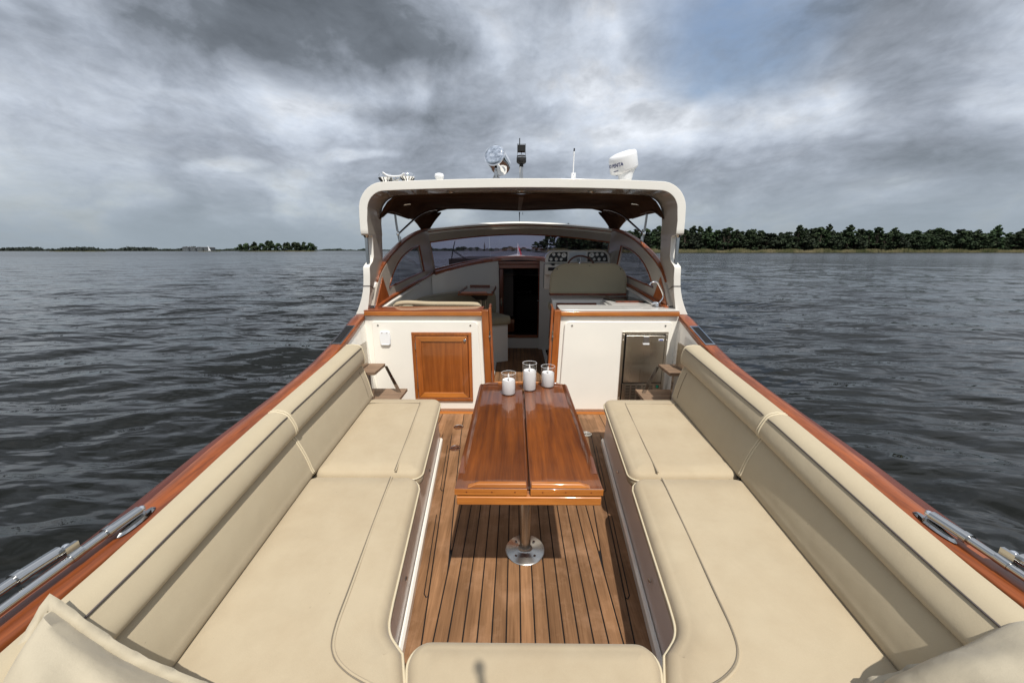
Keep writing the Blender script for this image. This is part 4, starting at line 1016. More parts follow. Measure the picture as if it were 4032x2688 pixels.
e = thing('searchlight', 'polished chrome searchlight drum tilted up on the arch', 'searchlight', (-.25, 4.0, 2.36))
z = atop(-.25); m = MB()
m.tube([(-.285, 4.0, z), (-.262, 4.0, z + .05), (-.252, 4.0, z + .10)], .008, 8); m.tube([(-.215, 4.0, z), (-.238, 4.0, z + .05), (-.248, 4.0, z + .10)], .008, 8); m.tube([(-.25, 4.0, z), (-.25, 4.0, z + .10)], .012, 8); m.build('stand', M['steel'], e, smooth=True)
d = Vector((-.30, -.90, .32)).normalized(); R_ = d.to_track_quat('Z', 'Y').to_matrix()
m = MB(); m.lathe([(.084,-.135),(.092,-.12),(.095,-.05),(.095,.050),(.097,.052),(.097,.060),(.0915,.062)], tuple(Vector((-.245, 4.02, z + .185))), 48, R_); m.build('drum', M['chrome'], e, smooth=True)
m = MB(); m.lathe([(.0915,.058),(.085,.064),(.065,.073),(.04,.080),(.015,.0835),(.001,.084)], tuple(Vector((-.245, 4.02, z + .185))), 48, R_); m.build('domed_back', M['mirror_glass'], e, smooth=True)
m = MB(); m.box(-.262, -.238, 3.97, 4.03, z + .085, z + .100); m.build('yoke', M['steel'], e)

e = thing('mast_light', 'short steel mast with black all-round light and masthead lamp at the middle of the arch', 'light', (-.005, 4.0, 2.36))
z = atop(0); X = -.005
m = MB(); m.tube([(X, 4.0, z), (X, 4.0, z + .135)], .016, 16); m.build('mast', M['steel'], e, smooth=True)
m = MB(); m.tube([(X, 4.0, z + .11), (X, 4.0, z + .145)], .018, 14); m.lathe([(.030,.138),(.040,.146),(.043,.152),(.043,.186),(.040,.191),(.040,.202),(.001,.205)], (X, 4.0, z), 24); m.build('light_base', M['rubber'], e, smooth=True)
m = MB(); m.lathe([(.0445,.183),(.0445,.189)], (X, 4.0, z), 24, cap=False); m.build('bright_ring', M['steel'], e)
m = MB(); m.tube([(X - .036, 4.0, z + .20), (X - .036, 4.0, z + .30), (X + .036, 4.0, z + .30), (X + .036, 4.0, z + .20)], .003, 6); m.build('guard', M['steel'], e)
m = MB(); m.box(X - .034, X + .034, 3.975, 4.03, z + .235, z + .288); m.tube([(X, 4.0, z + .235), (X, 4.0, z + .215)], .003, 6); m.build('lamp', M['black'], e, bevel=.004)
m = MB(); m.tube([(X - .016, 4.0, z + .28), (X - .016, 4.0, z + .345)], .0042, 8); m.build('stub_aerial', M['black'], e)

e = thing('whip_aerial', 'thin white rod aerial with a black tip on a drilled bracket', 'aerial', (.50, 4.0, 2.36))
z = atop(.5); m = MB(); m.box(.482, .520, 3.99, 4.0, z, z + .062); m.build('bracket', M['plastic'], e, bevel=.002)
for a, b in ((.501,.046),(.491,.026),(.511,.026),(.501,.006)): m = MB(); m.lathe([(.001,0),(.0028,0),(.0028,.001),(.001,.001)], (a, 3.9895, z + b), 8, Matrix.Rotation(PI/2, 3, 'X')); m.build('bolt', M['steel'], e)
m = MB(); m.tube([(.499, 4.006, z + .05), (.501, 4.006, z + .235)], .0055, 10); m.build('rod', M['plastic'], e, smooth=True)
m = MB(); m.tube([(.501, 4.006, z + .235), (.5015, 4.006, z + .258)], .0062, 10); m.build('tip', M['black'], e, smooth=True)

def radar():
    e = thing('radar_dome', 'white radar dome on a tapered foot at the right end of the arch', 'radar', (1.02, 4.02, 2.35)); z = atop(1.02)
    m = MB(); m.lathe([(.050,0),(.052,.004),(.056,.010),(.056,.018)], (1.02, 4.02, z), 32); m.build('foot_ring', M['stone'], e, smooth=True)
    m = MB(); m.lathe([(.057,.018),(.060,.026),(.064,.034),(.066,.05),(.074,.075),(.085,.10)], (1.02, 4.02, z), 36); m.build('pedestal', M['plastic'], e, smooth=True)
    R_ = Matrix.Rotation(math.radians(-16), 3, 'Y') @ Matrix.Rotation(math.radians(10), 3, 'X'); c = Vector((1.015, 4.06, z + .105))
    m = MB(); m.lathe([(.03,-.02),(.10,-.016),(.126,-.004),(.132,.010),(.132,.100),(.128,.117),(.115,.128),(.07,.137),(.001,.140)], tuple(c), 56, R_); d = m.build('dome', M['plastic'], e, smooth=True)
    cu = bpy.data.curves.new('lettering', 'FONT')
    def word(txt, size, zc, a0, nm, mt=M['blue_ink']):
        cu = bpy.data.curves.new(nm, 'FONT'); cu.body = txt; cu.size = size; cu.shear = .15; cu.offset = .0009
        o = bpy.data.objects.new('tmp', cu); COL.objects.link(o); dg = bpy.context.evaluated_depsgraph_get(); me = bpy.data.meshes.new_from_object(o.evaluated_get(dg))
        bpy.data.objects.remove(o)
        for v in me.vertices:
            a = a0 + v.co.x/.133; p = Vector((.1334*math.cos(a), .1334*math.sin(a), zc + v.co.y)); v.co = (R_ @ p) + c
        me.materials.clear(); me.materials.append(mt); o = bpy.data.objects.new(nm, me); COL.objects.link(o); o.parent = d
    word('VOLVO PENTA', .038, .048, math.radians(-218), 'lettering')
    m = MB(); 
    for k in range(18):
        a = math.radians(-152 + k*1.2*1); p0 = R_ @ Vector((.1332*math.cos(a), .1332*math.sin(a), .016)) + c; p1 = R_ @ Vector((.1332*math.cos(a + .012), .1332*math.sin(a + .012), .022)) + c
        m.tube([p0, p1], .0012, 4)
    m.build('rule_mark', M['blue_ink'], d)
    for a in (-150, -95, -40):
        a = math.radians(a); p = R_ @ Vector((.105*math.cos(a), .105*math.sin(a), -.0175)) + c; m = MB(); m.lathe([(.001,0),(.008,0),(.008,-.002),(.001,-.002)], tuple(p), 10, R_); m.build('screw_hole', M['grey_in'], d)
radar()

bpy.context.view_layer.update()
for nm, k, y in (('horn', 1.30, 3.90), ('gps_aerial', 1.25, 3.88), ('searchlight', 1.10, 3.90), ('mast_light', 1.08, 3.88), ('whip_aerial', 1.12, 3.88), ('radar_dome', 1.12, 3.93)):
    q = bpy.data.objects[nm]; q.scale = (k, k, k) if nm != 'radar_dome' else (1.02, 1.02, 1.20); q.location.y = y

# ------------------------------------------------------------------ folded steel tubes lying on both rails
def folded_rail(s):
    e = thing('folded_bimini_frame', 'folded polished steel sunshade tubes lying on the %s rail with hinged end fitting' % SIDEW[s], 'tube frame', (s*1.42, .9, .78))
    def G(y, dx, dz): x, z = gun(y); return Vector((s*(x + dx), y, z + dz))
    pl = []
    for k in range(20):
        a = 2*PI*k/20; pl.append((.075*math.cos(a), .018*math.sin(a)))
    m = MB(); m.rings([[tuple(G(1.12 + p, .035 + q, .006)) for p, q in pl], [tuple(G(1.12 + p*.85, .035 + q*.7, .014)) for p, q in pl]]); m.build('base_plate', M['steel'], e, smooth=False)
    def ball(m, c, r): m.lathe([(.001,-r)] + [(r*math.cos(t), r*math.sin(t)) for t in [(-75 + 15*k)*PI/180 for k in range(11)]] + [(.001, r)], tuple(c), 14)
    m = MB(); ball(m, G(1.155, .045, .030), .012); m.tube([G(1.155, .045, .010), G(1.155, .045, .03)], .006, 8); m.build('hinge_ball', M['chrome'], e, smooth=True)
    m = MB(); m.tube([G(1.145, .047, .030), G(1.10, .050, .032), G(1.045, .053, .034)], .017, 16); m.tube([G(1.05, .053, .034), G(1.03, .054, .034)], .019, 16); m.build('end_fitting', M['steel'], e, smooth=True)
    m = MB(); m.tube([G(1.05, .053, .034), G(.8, .065, .036), G(.4, .075, .04), G(-.3, .08, .05)], .0135, 16); m.build('inner_tube', M['steel'], e, smooth=True)
    m = MB(); m.tube([G(.96, .060, .036), G(.925, .060, .036)], .017, 16); m.box(*sorted((s*(gun(.94)[0] + .058), s*(gun(.94)[0] + .070))), .925, .96, gun(.94)[1] + .035, gun(.94)[1] + .075); m.build('slide_clamp', M['steel'], e, smooth=True)
    m = MB(); ball(m, G(.945, .082, .062), .012); m.build('clamp_ball', M['chrome'], e, smooth=True)
    m = MB(); m.tube([G(.93, .088, .060), G(.89, .092, .062), G(.84, .097, .064)], .018, 16); m.tube([G(.845, .097, .064), G(.825, .098, .064)], .020, 16); m.build('end_fitting', M['steel'], e, smooth=True)
    m = MB(); m.tube([G(.84, .097, .064), G(.6, .11, .068), G(.3, .12, .07), G(-.3, .13, .08)], .0145, 16); m.build('outer_tube', M['steel'], e, smooth=True)
for s in (-1, 1): folded_rail(s)

# ------------------------------------------------------------------ pillows
def pillow(loc, rot, w, h, t, label, seed, shear=0.):
    rnd = random.Random(seed); e = thing('pillow', label, 'pillow', loc)
    Rm = rot; L = Vector(loc); n = 34
    ph = [rnd.uniform(0, 6.28) for _ in range(8)]
    def surf(u, v, sg):
        a = max(0, 1 - abs(u)**2.6)*max(0, 1 - abs(v)**2.6); z = t*a**.33
        pin = 1 - .075*(1 - abs(v)**1.5)*abs(u)**3; pin2 = 1 - .075*(1 - abs(u)**1.5)*abs(v)**3
        wr = .010*math.sin(5*u + 7*v*sg + ph[0])*math.sin(4*v - 2*u + ph[1]) + .006*math.sin(13*u - 5*v + ph[2])*(abs(u)**2) + .006*math.sin(15*v + 4*u + ph[3])*(abs(v)**2)
        return Vector((u*w*pin + shear*(h - v*h*pin2), v*h*pin2, sg*(z + wr*a**.3)))
    m = MB(); vs = []; fs = []
    for sg in (1, -1):
        o = len(vs)
        for i in range(n + 1):
            for j in range(n + 1): vs.append(L + Rm @ surf(-1 + 2*i/n, -1 + 2*j/n, sg))
        for i in range(n):
            for j in range(n): a = o + i*(n+1) + j; fs.append((a, a + 1, a + n + 2, a + n + 1))
    m.add(vs, fs); m.build('cover', M['pillow'], e, smooth=True)
    # flat wavy flange
    m = MB(); ring_i, ring_o = [], []
    per = [(-1 + 2*k/26, -1) for k in range(26)] + [(1, -1 + 2*k/26) for k in range(26)] + [(1 - 2*k/26, 1) for k in range(26)] + [(-1, 1 - 2*k/26) for k in range(26)]
    for k, (u, v) in enumerate(per):
        p = surf(u, v, 0.); wv = .007*math.sin(k*1.1 + ph[4]) + .004*math.sin(k*2.3 + ph[5]); q = Vector((p.x + .022*u*(1 if abs(u) > .999 else abs(u)**8), p.y + .022*v*(1 if abs(v) > .999 else abs(v)**8), wv))
        ring_i.append(tuple(L + Rm @ Vector((p.x*.97, p.y*.97, 0)))); ring_o.append(tuple(L + Rm @ q))
    m.rings([ring_i, ring_o, ], True, False); m.build('flange', M['pillow'], e, smooth=True, solid=.005)
def frame_of(nrm, updir):
    z = Vector(nrm).normalized(); y = Vector(updir); y = (y - z*y.dot(z)).normalized(); x = y.cross(z); return Matrix((x, y, z)).transposed()
pillow((-1.18, .59, .565), frame_of((.50, -.60, .66), (.37, .82, .44)), .225, .205, .125, 'cream scatter pillow with a wavy flange in the left aft corner of the seating', 1, .42)
pillow((1.165, .575, .62), frame_of((-.50, .0, .85), (-.05, 1, .0)), .22, .225, .125, 'plump cream scatter pillow in the right aft corner of the seating', 5)
e = thing('shadow_staff', 'slim varnished staff out of view, added at the stern to cast the soft shadow on the aft cushion', 'staff', (.16, -.30, .70))  # unseen staff behind the camera, added for its shadow on the cushion
m = MB(); m.tube([(.16, -.33, .60), (.16, -.21, 2.33)], [.016, .011], 12); m.build('staff', M['mahogany_z'], e, smooth=True)
m = MB(); m.lathe([(.001,-.02),(.014,-.015),(.018,0),(.014,.015),(.001,.02)], (.16, -.21, 2.34), 14); m.build('truck', M['plastic'], e, smooth=True)

# flag on the bow, after the unseen stern staff added to shadow the aft cushion
e = thing('bow_pennant', 'small red and white pennant on a short bow staff seen through the windscreen', 'flag', (0, 12.6, 1.5))
m = MB(); m.tube([(.02, 12.6, 1.5), (.02, 12.6, 1.93)], .012, 8); m.build('staff', M['pole'], e)
m = MB(); rg = []
for i in range(7): rg.append([(.03 + .022*i + .012*math.sin(k), 12.6 + .015*math.sin(i*1.4 + k), 1.88 - .055*i - k*.045) for k in range(4)])
m.rings(rg, closed=False, cap=False); m.build('cloth', M['red'], e, smooth=True)
m = MB(); rg = []
for i in range(7): rg.append([(.012 + .015*i + .008*math.sin(k), 12.585 + .012*math.sin(i*1.2 + k), 1.85 - .06*i - k*.035) for k in range(3)])
m.rings(rg, closed=False, cap=False); m.build('white_band', M['white_cloth'], e, smooth=True)

# ------------------------------------------------------------------ water
WZ = -.18
def water():
    rng = np.random.RandomState(5)
    NA, NR = 900, 620
    ang = np.concatenate([np.linspace(-80, 80, NA - 60), np.linspace(80, 280, 61)[1:]])*PI/180
    ang = np.sort(ang)
    r = np.concatenate([1.0*np.exp(np.linspace(0, math.log(400), NR - 40)), 400*np.exp(np.linspace(0, math.log(75), 41)[1:])])
    A, Rr = np.meshgrid(ang, r, indexing='ij')
    x = Rr*np.sin(A); y = Rr*np.cos(A); z = np.zeros_like(x)
    wind = math.radians(-88)    # direction the chop travels
    dr = Rr*0.0098; cell = np.maximum(Rr*math.radians(160)/(NA-60), dr)
    gust = 1 + .25*np.sin(x*.031 + 1.3 + .6*np.sin(y*.021))*np.sin(y*.027 + .4) + .15*np.sin(x*.11 + y*.07)
    calm = 1 - .42/(1 + np.exp(-(x - .25*y)/6.0))   # lee of the wood: right-hand water is smoother
    for i in range(90):
        L = .22*math.exp(rng.rand()*math.log(7.5/.22)); k = 2*PI/L
        a = wind + rng.normal()*(.30 + .25*min(1, .8/L)); st = .0295*(L/1.0)**(.02) if L < 1.0 else .0235*(1.0/L)**.55
        amp = st/k*1.0; ph = rng.rand()*6.28
        fade = np.clip((L/cell - 2.5)/3., 0, 1); yy = y + .26*np.sqrt(x*x + 30.)
        arg = k*(x*math.cos(a) + yy*math.sin(a)) + ph + .55*np.sin((x*math.sin(a) - yy*math.cos(a))*k*.21 + ph*3)
        z += amp*fade*(np.sin(arg) + .22*np.sin(2*arg + 1.2))
    z *= gust*calm
    z[:, r > 1500] = 0
    n1, n2 = x.shape
    verts = np.stack([x, y, z + WZ], -1).reshape(-1, 3)
    idx = np.arange(n1*n2).reshape(n1, n2)
    ii = np.concatenate([idx, idx[:1]], 0)
    q = np.stack([ii[:-1, :-1], ii[1:, :-1], ii[1:, 1:], ii[:-1, 1:]], -1).reshape(-1, 4)
    me = bpy.data.meshes.new('water'); me.vertices.add(len(verts)); me.vertices.foreach_set('co', verts.ravel())
    me.loops.add(q.size); me.loops.foreach_set('vertex_index', q.ravel().astype(np.int32)); me.polygons.add(len(q))
    me.polygons.foreach_set('loop_start', np.arange(0, q.size, 4, dtype=np.int32)); me.update(calc_edges=True)
    me.shade_smooth()
    m = mat('lake water', (.0055,.0058,.0040), .06, spec=.36, ior=1.33); t = NT(m); co = t.co()
    geo = t.new('ShaderNodeNewGeometry')
    mp = t.new('ShaderNodeMapping'); mp.inputs['Rotation'].default_value = (0, 0, math.radians(12)); mp.inputs['Scale'].default_value = (.55, 1.6, 1); t.link(co, mp.inputs[0])
    n1_ = t.noise(mp.outputs[0], 2.9, 2.5, .5, .5); n2_ = t.noise(mp.outputs[0], 9., 4, .6, .4); n3_ = t.noise(mp.outputs[0], .35, 4, .6, .2)
    b = t.bump(n3_, .55, .7); b = t.bump(n1_, .50, .060, b); b = t.bump(n2_, .12, .006, b); t.link(b, t.b.inputs['Normal'])
    cam = t.new('ShaderNodeVectorMath', operation='LENGTH'); t.link(co, cam.inputs[0])
    d = t.math('DIVIDE', cam.outputs['Value'], 220.); rf = t.math('ADD', t.math('MULTIPLY', t.math('MINIMUM', d, 1.), .20), .015); t.link(rf, t.b.inputs['Roughness'])
    me.materials.append(m)
    o = bpy.data.objects.new('water', me); COL.objects.link(o); tag(o, 'dark rippled lake water all round the boat', 'water', kind='structure')
water()

# ------------------------------------------------------------------ shores, trees, houses
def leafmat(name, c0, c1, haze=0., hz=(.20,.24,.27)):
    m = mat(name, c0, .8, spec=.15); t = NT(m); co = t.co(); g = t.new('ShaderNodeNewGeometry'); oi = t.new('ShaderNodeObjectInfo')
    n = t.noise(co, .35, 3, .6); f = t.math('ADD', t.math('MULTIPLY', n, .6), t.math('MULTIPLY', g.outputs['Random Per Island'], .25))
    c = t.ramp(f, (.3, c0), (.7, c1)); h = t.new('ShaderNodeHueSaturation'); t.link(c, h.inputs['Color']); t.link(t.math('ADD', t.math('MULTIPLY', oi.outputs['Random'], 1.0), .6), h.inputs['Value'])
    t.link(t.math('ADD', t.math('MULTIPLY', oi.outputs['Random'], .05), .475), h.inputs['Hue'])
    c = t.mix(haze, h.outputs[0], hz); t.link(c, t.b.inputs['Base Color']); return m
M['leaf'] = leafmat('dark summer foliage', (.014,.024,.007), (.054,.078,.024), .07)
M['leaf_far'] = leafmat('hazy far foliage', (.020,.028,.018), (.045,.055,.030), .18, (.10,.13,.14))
M['bark'] = mat('grey bark', (.07,.055,.04), .9)
M['shore'] = mat('shore earth', (.035,.035,.018), .95)
def reedmat():
    m = mat('reeds', (.14,.12,.05), .9, spec=.1); t = NT(m); co = t.co(); n = t.noise(co, .06, 4, .7); n2 = t.noise(co, 1.2, 3, .7)
    f = t.math('ADD', t.math('MULTIPLY', n, .7), t.math('MULTIPLY', n2, .3)); t.link(t.ramp(f, (.38, (.045,.055,.022)), (.5, (.115,.108,.055)), (.62, (.20,.17,.10))), t.b.inputs['Base Color']); return m
M['reed'] = reedmat()
def crown(rnd, h, w, bottom, n_cl, leaf, sprigs=26):
    """leaf clumps scattered over several limbs' ends"""
    m = MB(); cl = []
    for i in range(n_cl):
        u = rnd.random()**.8; zz = bottom + (h - bottom)*u; rr = w*math.sin(min(1, .15 + u*1.05)*PI*.93)**.6*rnd.uniform(.35, 1.0) if u < .95 else w*.2*rnd.random()
        a = rnd.random()*2*PI; cl.append(Vector((rr*math.cos(a), rr*math.sin(a), zz)))
    for c in cl:
        R0 = rnd.uniform(.07, .19)*w*1.4
        for k in range(sprigs):
            d = Vector((rnd.gauss(0, 1), rnd.gauss(0, 1), rnd.gauss(0, .7))).normalized()*R0*rnd.random()**.4
            p = c + d; a = Vector((rnd.gauss(0,1), rnd.gauss(0,1), rnd.gauss(0,1))).normalized(); b = a.cross(Vector((rnd.gauss(0,1), rnd.gauss(0,1), rnd.gauss(0,1)))).normalized(); s_ = leaf*rnd.uniform(.6, 1.5)
            m.add([p - a*s_ , p + b*s_*.7, p + a*s_, p - b*s_*.7], [(0,1,2,3)])
    return m, cl
def tree_proto(seed, h, w, bottom, ncl, leaf, lm, sprigs=26):
    rnd = random.Random(seed); m, cl = crown(rnd, h, w, bottom, ncl, leaf, sprigs); 
    me_c = m.build('crown', lm)
    t_ = MB(); r0 = h*.016; t_.tube([(0,0,-.3), (rnd.uniform(-.3,.3),0,h*.3), (rnd.uniform(-.6,.6),rnd.uniform(-.5,.5),h*.6), (0,0,h*.85)], [r0, r0*.8, r0*.5, r0*.15], 7)
    for c in cl[::3]:
        t_.tube([(0, 0, max(bottom*.7, c.z*.55)), (c.x*.5, c.y*.5, c.z*.85), tuple(c)], [r0*.4, r0*.25, r0*.08], 5)
    me_t = t_.build('trunk', M['bark'])
    a, b = me_c.data, me_t.data
    bpy.data.objects.remove(me_c); bpy.data.objects.remove(me_t); return a, b
def place_tree(pr, x, y, z, sc, rz, label, group):
    e = thing('broadleaf_tree', label, 'tree', (x, y, z), group); e.rotation_euler = (0, 0, rz); e.scale = (sc[0], sc[0], sc[1])
    for nm, me in (('crown', pr[0]), ('trunk', pr[1])):
        o = bpy.data.objects.new(nm, me); COL.objects.link(o); o.parent = e
    return e
rnd = random.Random(11)
protos = [tree_proto(k, h, w, b, n, .62, M['leaf'], 24) for k, (h, w, b, n) in enumerate(((17, 5.2, 3.0, 66), (19, 4.4, 5, 58), (15, 5.8, 2.0, 66), (20, 3.9, 6, 46), (13, 5.0, 1.0, 50)))]
LBL = 'dark leafy tree in the dense wood behind the reeds of the right shore'
def shoreY(x): return 335 - 10*math.sin(x*.012) - (x - 50)*.02
n = 0; x = 46.
while x < 590:
    for row in range(2):
        xx = x + rnd.uniform(-2.5, 2.5); yy = shoreY(xx) + 9 + row*11 + rnd.uniform(-3, 3)
        hs = 1.0 + .06*math.sin(xx*.05) + rnd.uniform(-.20, .17) + row*.06
        k = rnd.choice((0,1,2,3)) if xx < 330 else rnd.choice((0,2,2,4,1)); 
        place_tree(protos[k], xx, yy, 0., (rnd.uniform(1.15, 1.6), hs), rnd.random()*6.28, LBL, 'trees of the right shore wood')
    x += 5.6 + rnd.uniform(-.8, .8)
# bushes along the front of the wood
x = 60.
while x < 590:
    place_tree(protos[4], x, shoreY(x) + 4 + rnd.uniform(-1, 2), -.2, (rnd.uniform(.45, .8), rnd.uniform(.22, .45)), rnd.random()*6.28, 'low bush between the wood and the reeds on the right shore', 'bushes of the right shore')
    x += rnd.uniform(9, 22)
# distant stretch of the same shore seen through the windscreen
for i, (px, yy, hh) in enumerate(((36, 430, 1.05), (43, 425, 1.35), (50, 415, 1.25), (57, 410, 1.3), (63, 405, 1.0), (70, 400, 1.1), (77, 395, 1.2), (84, 390, 1.15), (30, 440, .7), (24, 450, .6), (91, 380, 1.1), (98, 372, 1.15), (104, 365, 1.1))):
    place_tree(protos[i % 4], px, yy, 0., (1.2, hh), i*1.3, 'tree of the wooded point seen through the windscreen behind the console', 'trees of the wooded point ahead')
# reeds
def reeds(name, pts, w, h, dens, lm, label):
    rn = random.Random(4); m = MB()
    for i in range(len(pts) - 1):
        a, b = Vector(pts[i]), Vector(pts[i+1]); L = (b - a).length
        for k in range(int(L*dens)):
            p = a.lerp(b, rn.random()); y = p.y + rn.random()*w; hh = h*rn.uniform(.55, 1.1)*(.8 + .3*math.sin(p.x*.21)*math.sin(p.x*.043)); ww = rn.uniform(.25, .7); lean = rn.uniform(-.3, .3)
            m.add([(p.x - ww, y, WZ - .1), (p.x + ww, y, WZ - .1), (p.x + lean + ww*.3, y, WZ + hh), (p.x + lean - ww*.3, y, WZ + hh)], [(0,1,2,3)])
    o = m.build(name, lm); tag(o, label, 'reeds', kind='stuff'); return o
sp = [(x, shoreY(x) - 8, 0) for x in range(28, 620, 14)]
reeds('reed_belt', sp, 9, 3.3, 12, M['reed'], 'tan and green reed belt along the waterline of the right shore')
m = MB(); rg = [[(x, shoreY(x) - 2, WZ - .1), (x, shoreY(x) + 3, .1), (x, shoreY(x) + 90, .6), (x, shoreY(x) + 900, .5)] for x in [26] + list(range(40, 660, 20))]
m.rings(rg, closed=False, cap=False); o = m.build('shore_ground', M['shore']); tag(o, 'low dark ground under the right shore wood', 'ground', kind='structure')
# undergrowth mass that closes the wood behind the front trees
def mass(name, pts, w, h, dens, leaf, lm, label, seed, wob=.3, z0=0.):
    rn = random.Random(seed); m = MB()
    for i in range(len(pts) - 1):
        a, b = Vector(pts[i]), Vector(pts[i+1]); L = (b - a).length
        for k in range(int(L*dens)):
            p = a.lerp(b, rn.random()); top = h*(1 - wob + wob*(math.sin(p.x*.045 + seed) + .6*math.sin(p.x*.13 + 2*seed) + .4*math.sin(p.x*.31)))
            zz = z0 + max(.2, top)*rn.random()**.75; q = Vector((p.x, p.y + rn.random()*w, zz))
            u = Vector((rn.gauss(0,1), rn.gauss(0,.4), rn.gauss(0,.6))).normalized(); v = u.cross(Vector((rn.gauss(0,.3), 1, rn.gauss(0,.3)))).normalized(); s_ = leaf*rn.uniform(.6, 1.4)
            m.add([q - u*s_, q + v*s_*.6, q + u*s_, q - v*s_*.6], [(0,1,2,3)])
    o = m.build(name, lm); tag(o, label, 'wood', kind='stuff'); return o
mass('undergrowth', [(x, shoreY(x) + 30, 0) for x in range(40, 620, 20)], 10, 14.5, 75, 1.0, M['leaf'], 'dark undergrowth filling the depth of the right shore wood', 3, .05)
# far left shore: long low hedge line, broken into separate stretches
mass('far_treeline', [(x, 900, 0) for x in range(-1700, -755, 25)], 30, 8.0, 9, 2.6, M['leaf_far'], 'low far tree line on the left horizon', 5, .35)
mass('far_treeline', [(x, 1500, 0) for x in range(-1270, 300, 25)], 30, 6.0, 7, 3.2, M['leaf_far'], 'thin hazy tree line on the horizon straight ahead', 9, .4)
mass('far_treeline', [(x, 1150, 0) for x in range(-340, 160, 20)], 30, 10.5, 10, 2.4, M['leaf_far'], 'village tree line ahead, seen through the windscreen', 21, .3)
m = MB(); m.box(-1900, -720, 893, 1100, WZ - .2, .6); m.box(-1400, 500, 1490, 1700, WZ - .2, .8); m.box(-380, 200, 1143, 1300, WZ - .2, .5)
o = m.build('far_shore', M['shore']); tag(o, 'thin dark strip of far shore at the horizon', 'shore', kind='structure')
for i, (a, b, yy) in enumerate(((-1120, -980, 560), (-760, -700, 560), (-640, -560, 560))):
    reeds('reed_bank', [(x*.62, yy, 0) for x in range(a, b, 12)], 6, 1.1, 5, M['reed'], ('flat reed bank on the left, longest of the three', 'short middle reed bank off the left shore', 'reed bank nearest the wooded island on the left')[i])
reeds('reed_bank', [(x, 610, 0) for x in range(-372, -322, 6)], 6, 1.6, 7, M['reed'], 'pale reed bank in front of the right end of the wooded island')
# wooded island
isl = thing('island', 'low ground of the small wooded island left of the boat', 'island', (-414, 660, 0)); isl['kind'] = 'structure'
m = MB(); m.lathe([(72,-.6),(66,.3),(40,.8),(.5,1.0)], (0,0,0), 40, Matrix.Diagonal((1, .35, 1))); o = m.build('ground', M['shore'], None)
o.parent = isl
ip = [tree_proto(40 + k, h, w, b, nn, 1.1, M['leaf'], 16) for k, (h, w, b, nn) in enumerate(((12, 5.2, 1.5, 30), (10, 5.5, 1, 30), (14, 6, 1.5, 34)))]
ispec = [(-458,9.5),(-450,11),(-441,10),(-433,12.5),(-424,11),(-415,14.5),(-405,14),(-396,11),(-386,11.5),(-377,12),(-368,12.5),(-358,11.5),(-350,12.5),(-341,11.5),(-333,8.5)]
for i, (xx, hh) in enumerate(ispec):
    place_tree(ip[i % 3], xx - 14, 655 + (i*37 % 11) - 5, .2, (1.35, hh*1.15/(12, 10, 14)[i % 3]), i*.9, 'dark round-topped tree standing on the small island left of the boat', 'trees on the small island')
# far buildings
M['wall_far'] = mat('hazy pale wall', (.105,.118,.125), .9); M['roof_far'] = mat('hazy roof', (.10,.10,.105), .9); M['win_far'] = mat('hazy window', (.05,.06,.07), .4)
def house(x, y, w, d, h, rh, label, group=None, name='house', floors=1):
    e = thing(name, label, 'building', (x, y, 0), group)
    m = MB(); m.box(x - w/2, x + w/2, y, y + d, -.1, h); wl = m.build('wall', M['wall_far'], e)
    m = MB(); m.prism([(x - w/2 - .3, h + .01), (x + w/2 + .3, h + .01), (x + w*.25, h + rh), (x - w*.25, h + rh)] if rh < 2 else [(x - w/2 - .3, h + .01), (x + w/2 + .3, h + .01), (x, h + rh)], 'y', y - .2, y + d); m.build('roof', M['roof_far'], e)
    nw = max(2, int(w/3.2))
    for f in range(floors):
        for k in range(nw):
            xx = x - w/2 + w*(k + .5)/nw; zz = (h/floors)*(f + .35); m = MB(); m.box(xx - .7, xx + .7, y - .05, y + .02, zz, zz + 1.3); m.build('window', M['win_far'], e)
for i, (xx, w, h) in enumerate(((-664, 12, 7.5), (-649, 10, 6.5), (-635, 11, 7.2), (-620, 12, 6.8))):
    house(xx, 760, w, 14, h, 1.2, ('left end block of the four grey waterside apartment blocks', 'second grey apartment block from the left on the far shore', 'third grey apartment block, just right of the tiny white sail', 'right end block of the four grey waterside apartment blocks')[i], 'apartment blocks on the far left shore', 'apartment_block', 3)
rn = random.Random(2)
for i in range(13):
    xx = -150 + i*22 + rn.uniform(-5, 5); house(xx, 1135, rn.uniform(9, 14), 8, rn.uniform(3.5, 5), rn.uniform(3, 4.5), 'small pale village house with a pitched roof among the trees dead ahead', 'village houses seen through the windscreen')
e = thing('church', 'slim church spire rising above the far trees ahead', 'church', (-97, 1190, 0))
m = MB(); m.box(-99.2, -94.8, 1190, 1195, 0, 15); m.build('tower', M['roof_far'], e); m = MB(); m.add([(-99.4,1189.8,15.01),(-94.6,1189.8,15.01),(-94.6,1195.2,15.01),(-99.4,1195.2,15.01),(-97,1192.5,29)], [(0,1,4),(1,2,4),(2,3,4),(3,0,4),(3,2,1,0)]); m.build('spire', M['roof_far'], e)
e = thing('sailing_boat', 'tiny white sailing boat in front of the far apartment blocks', 'boat', (-560, 690, WZ))
m = MB(); m.hexa([(-563.2,690,WZ),(-557.4,690,WZ),(-557.4,691.5,WZ),(-563.2,691.5,WZ)], [(-564,689.6,WZ+1),(-556.6,689.6,WZ+1),(-556.6,692,WZ+1),(-564,692,WZ+1)]); m.build('hull', M['plastic'], e)
m = MB(); m.add([(-561,690.8,1.2),(-556.8,690.8,1.2),(-560.9,690.8,9.8)], [(0,1,2)]); m.build('sail', M['white_cloth'], e)
m = MB(); m.tube([(-561.1, 690.8, .8), (-561.1, 690.8, 10.2)], .08, 6); m.build('mast', M['pole'], e)

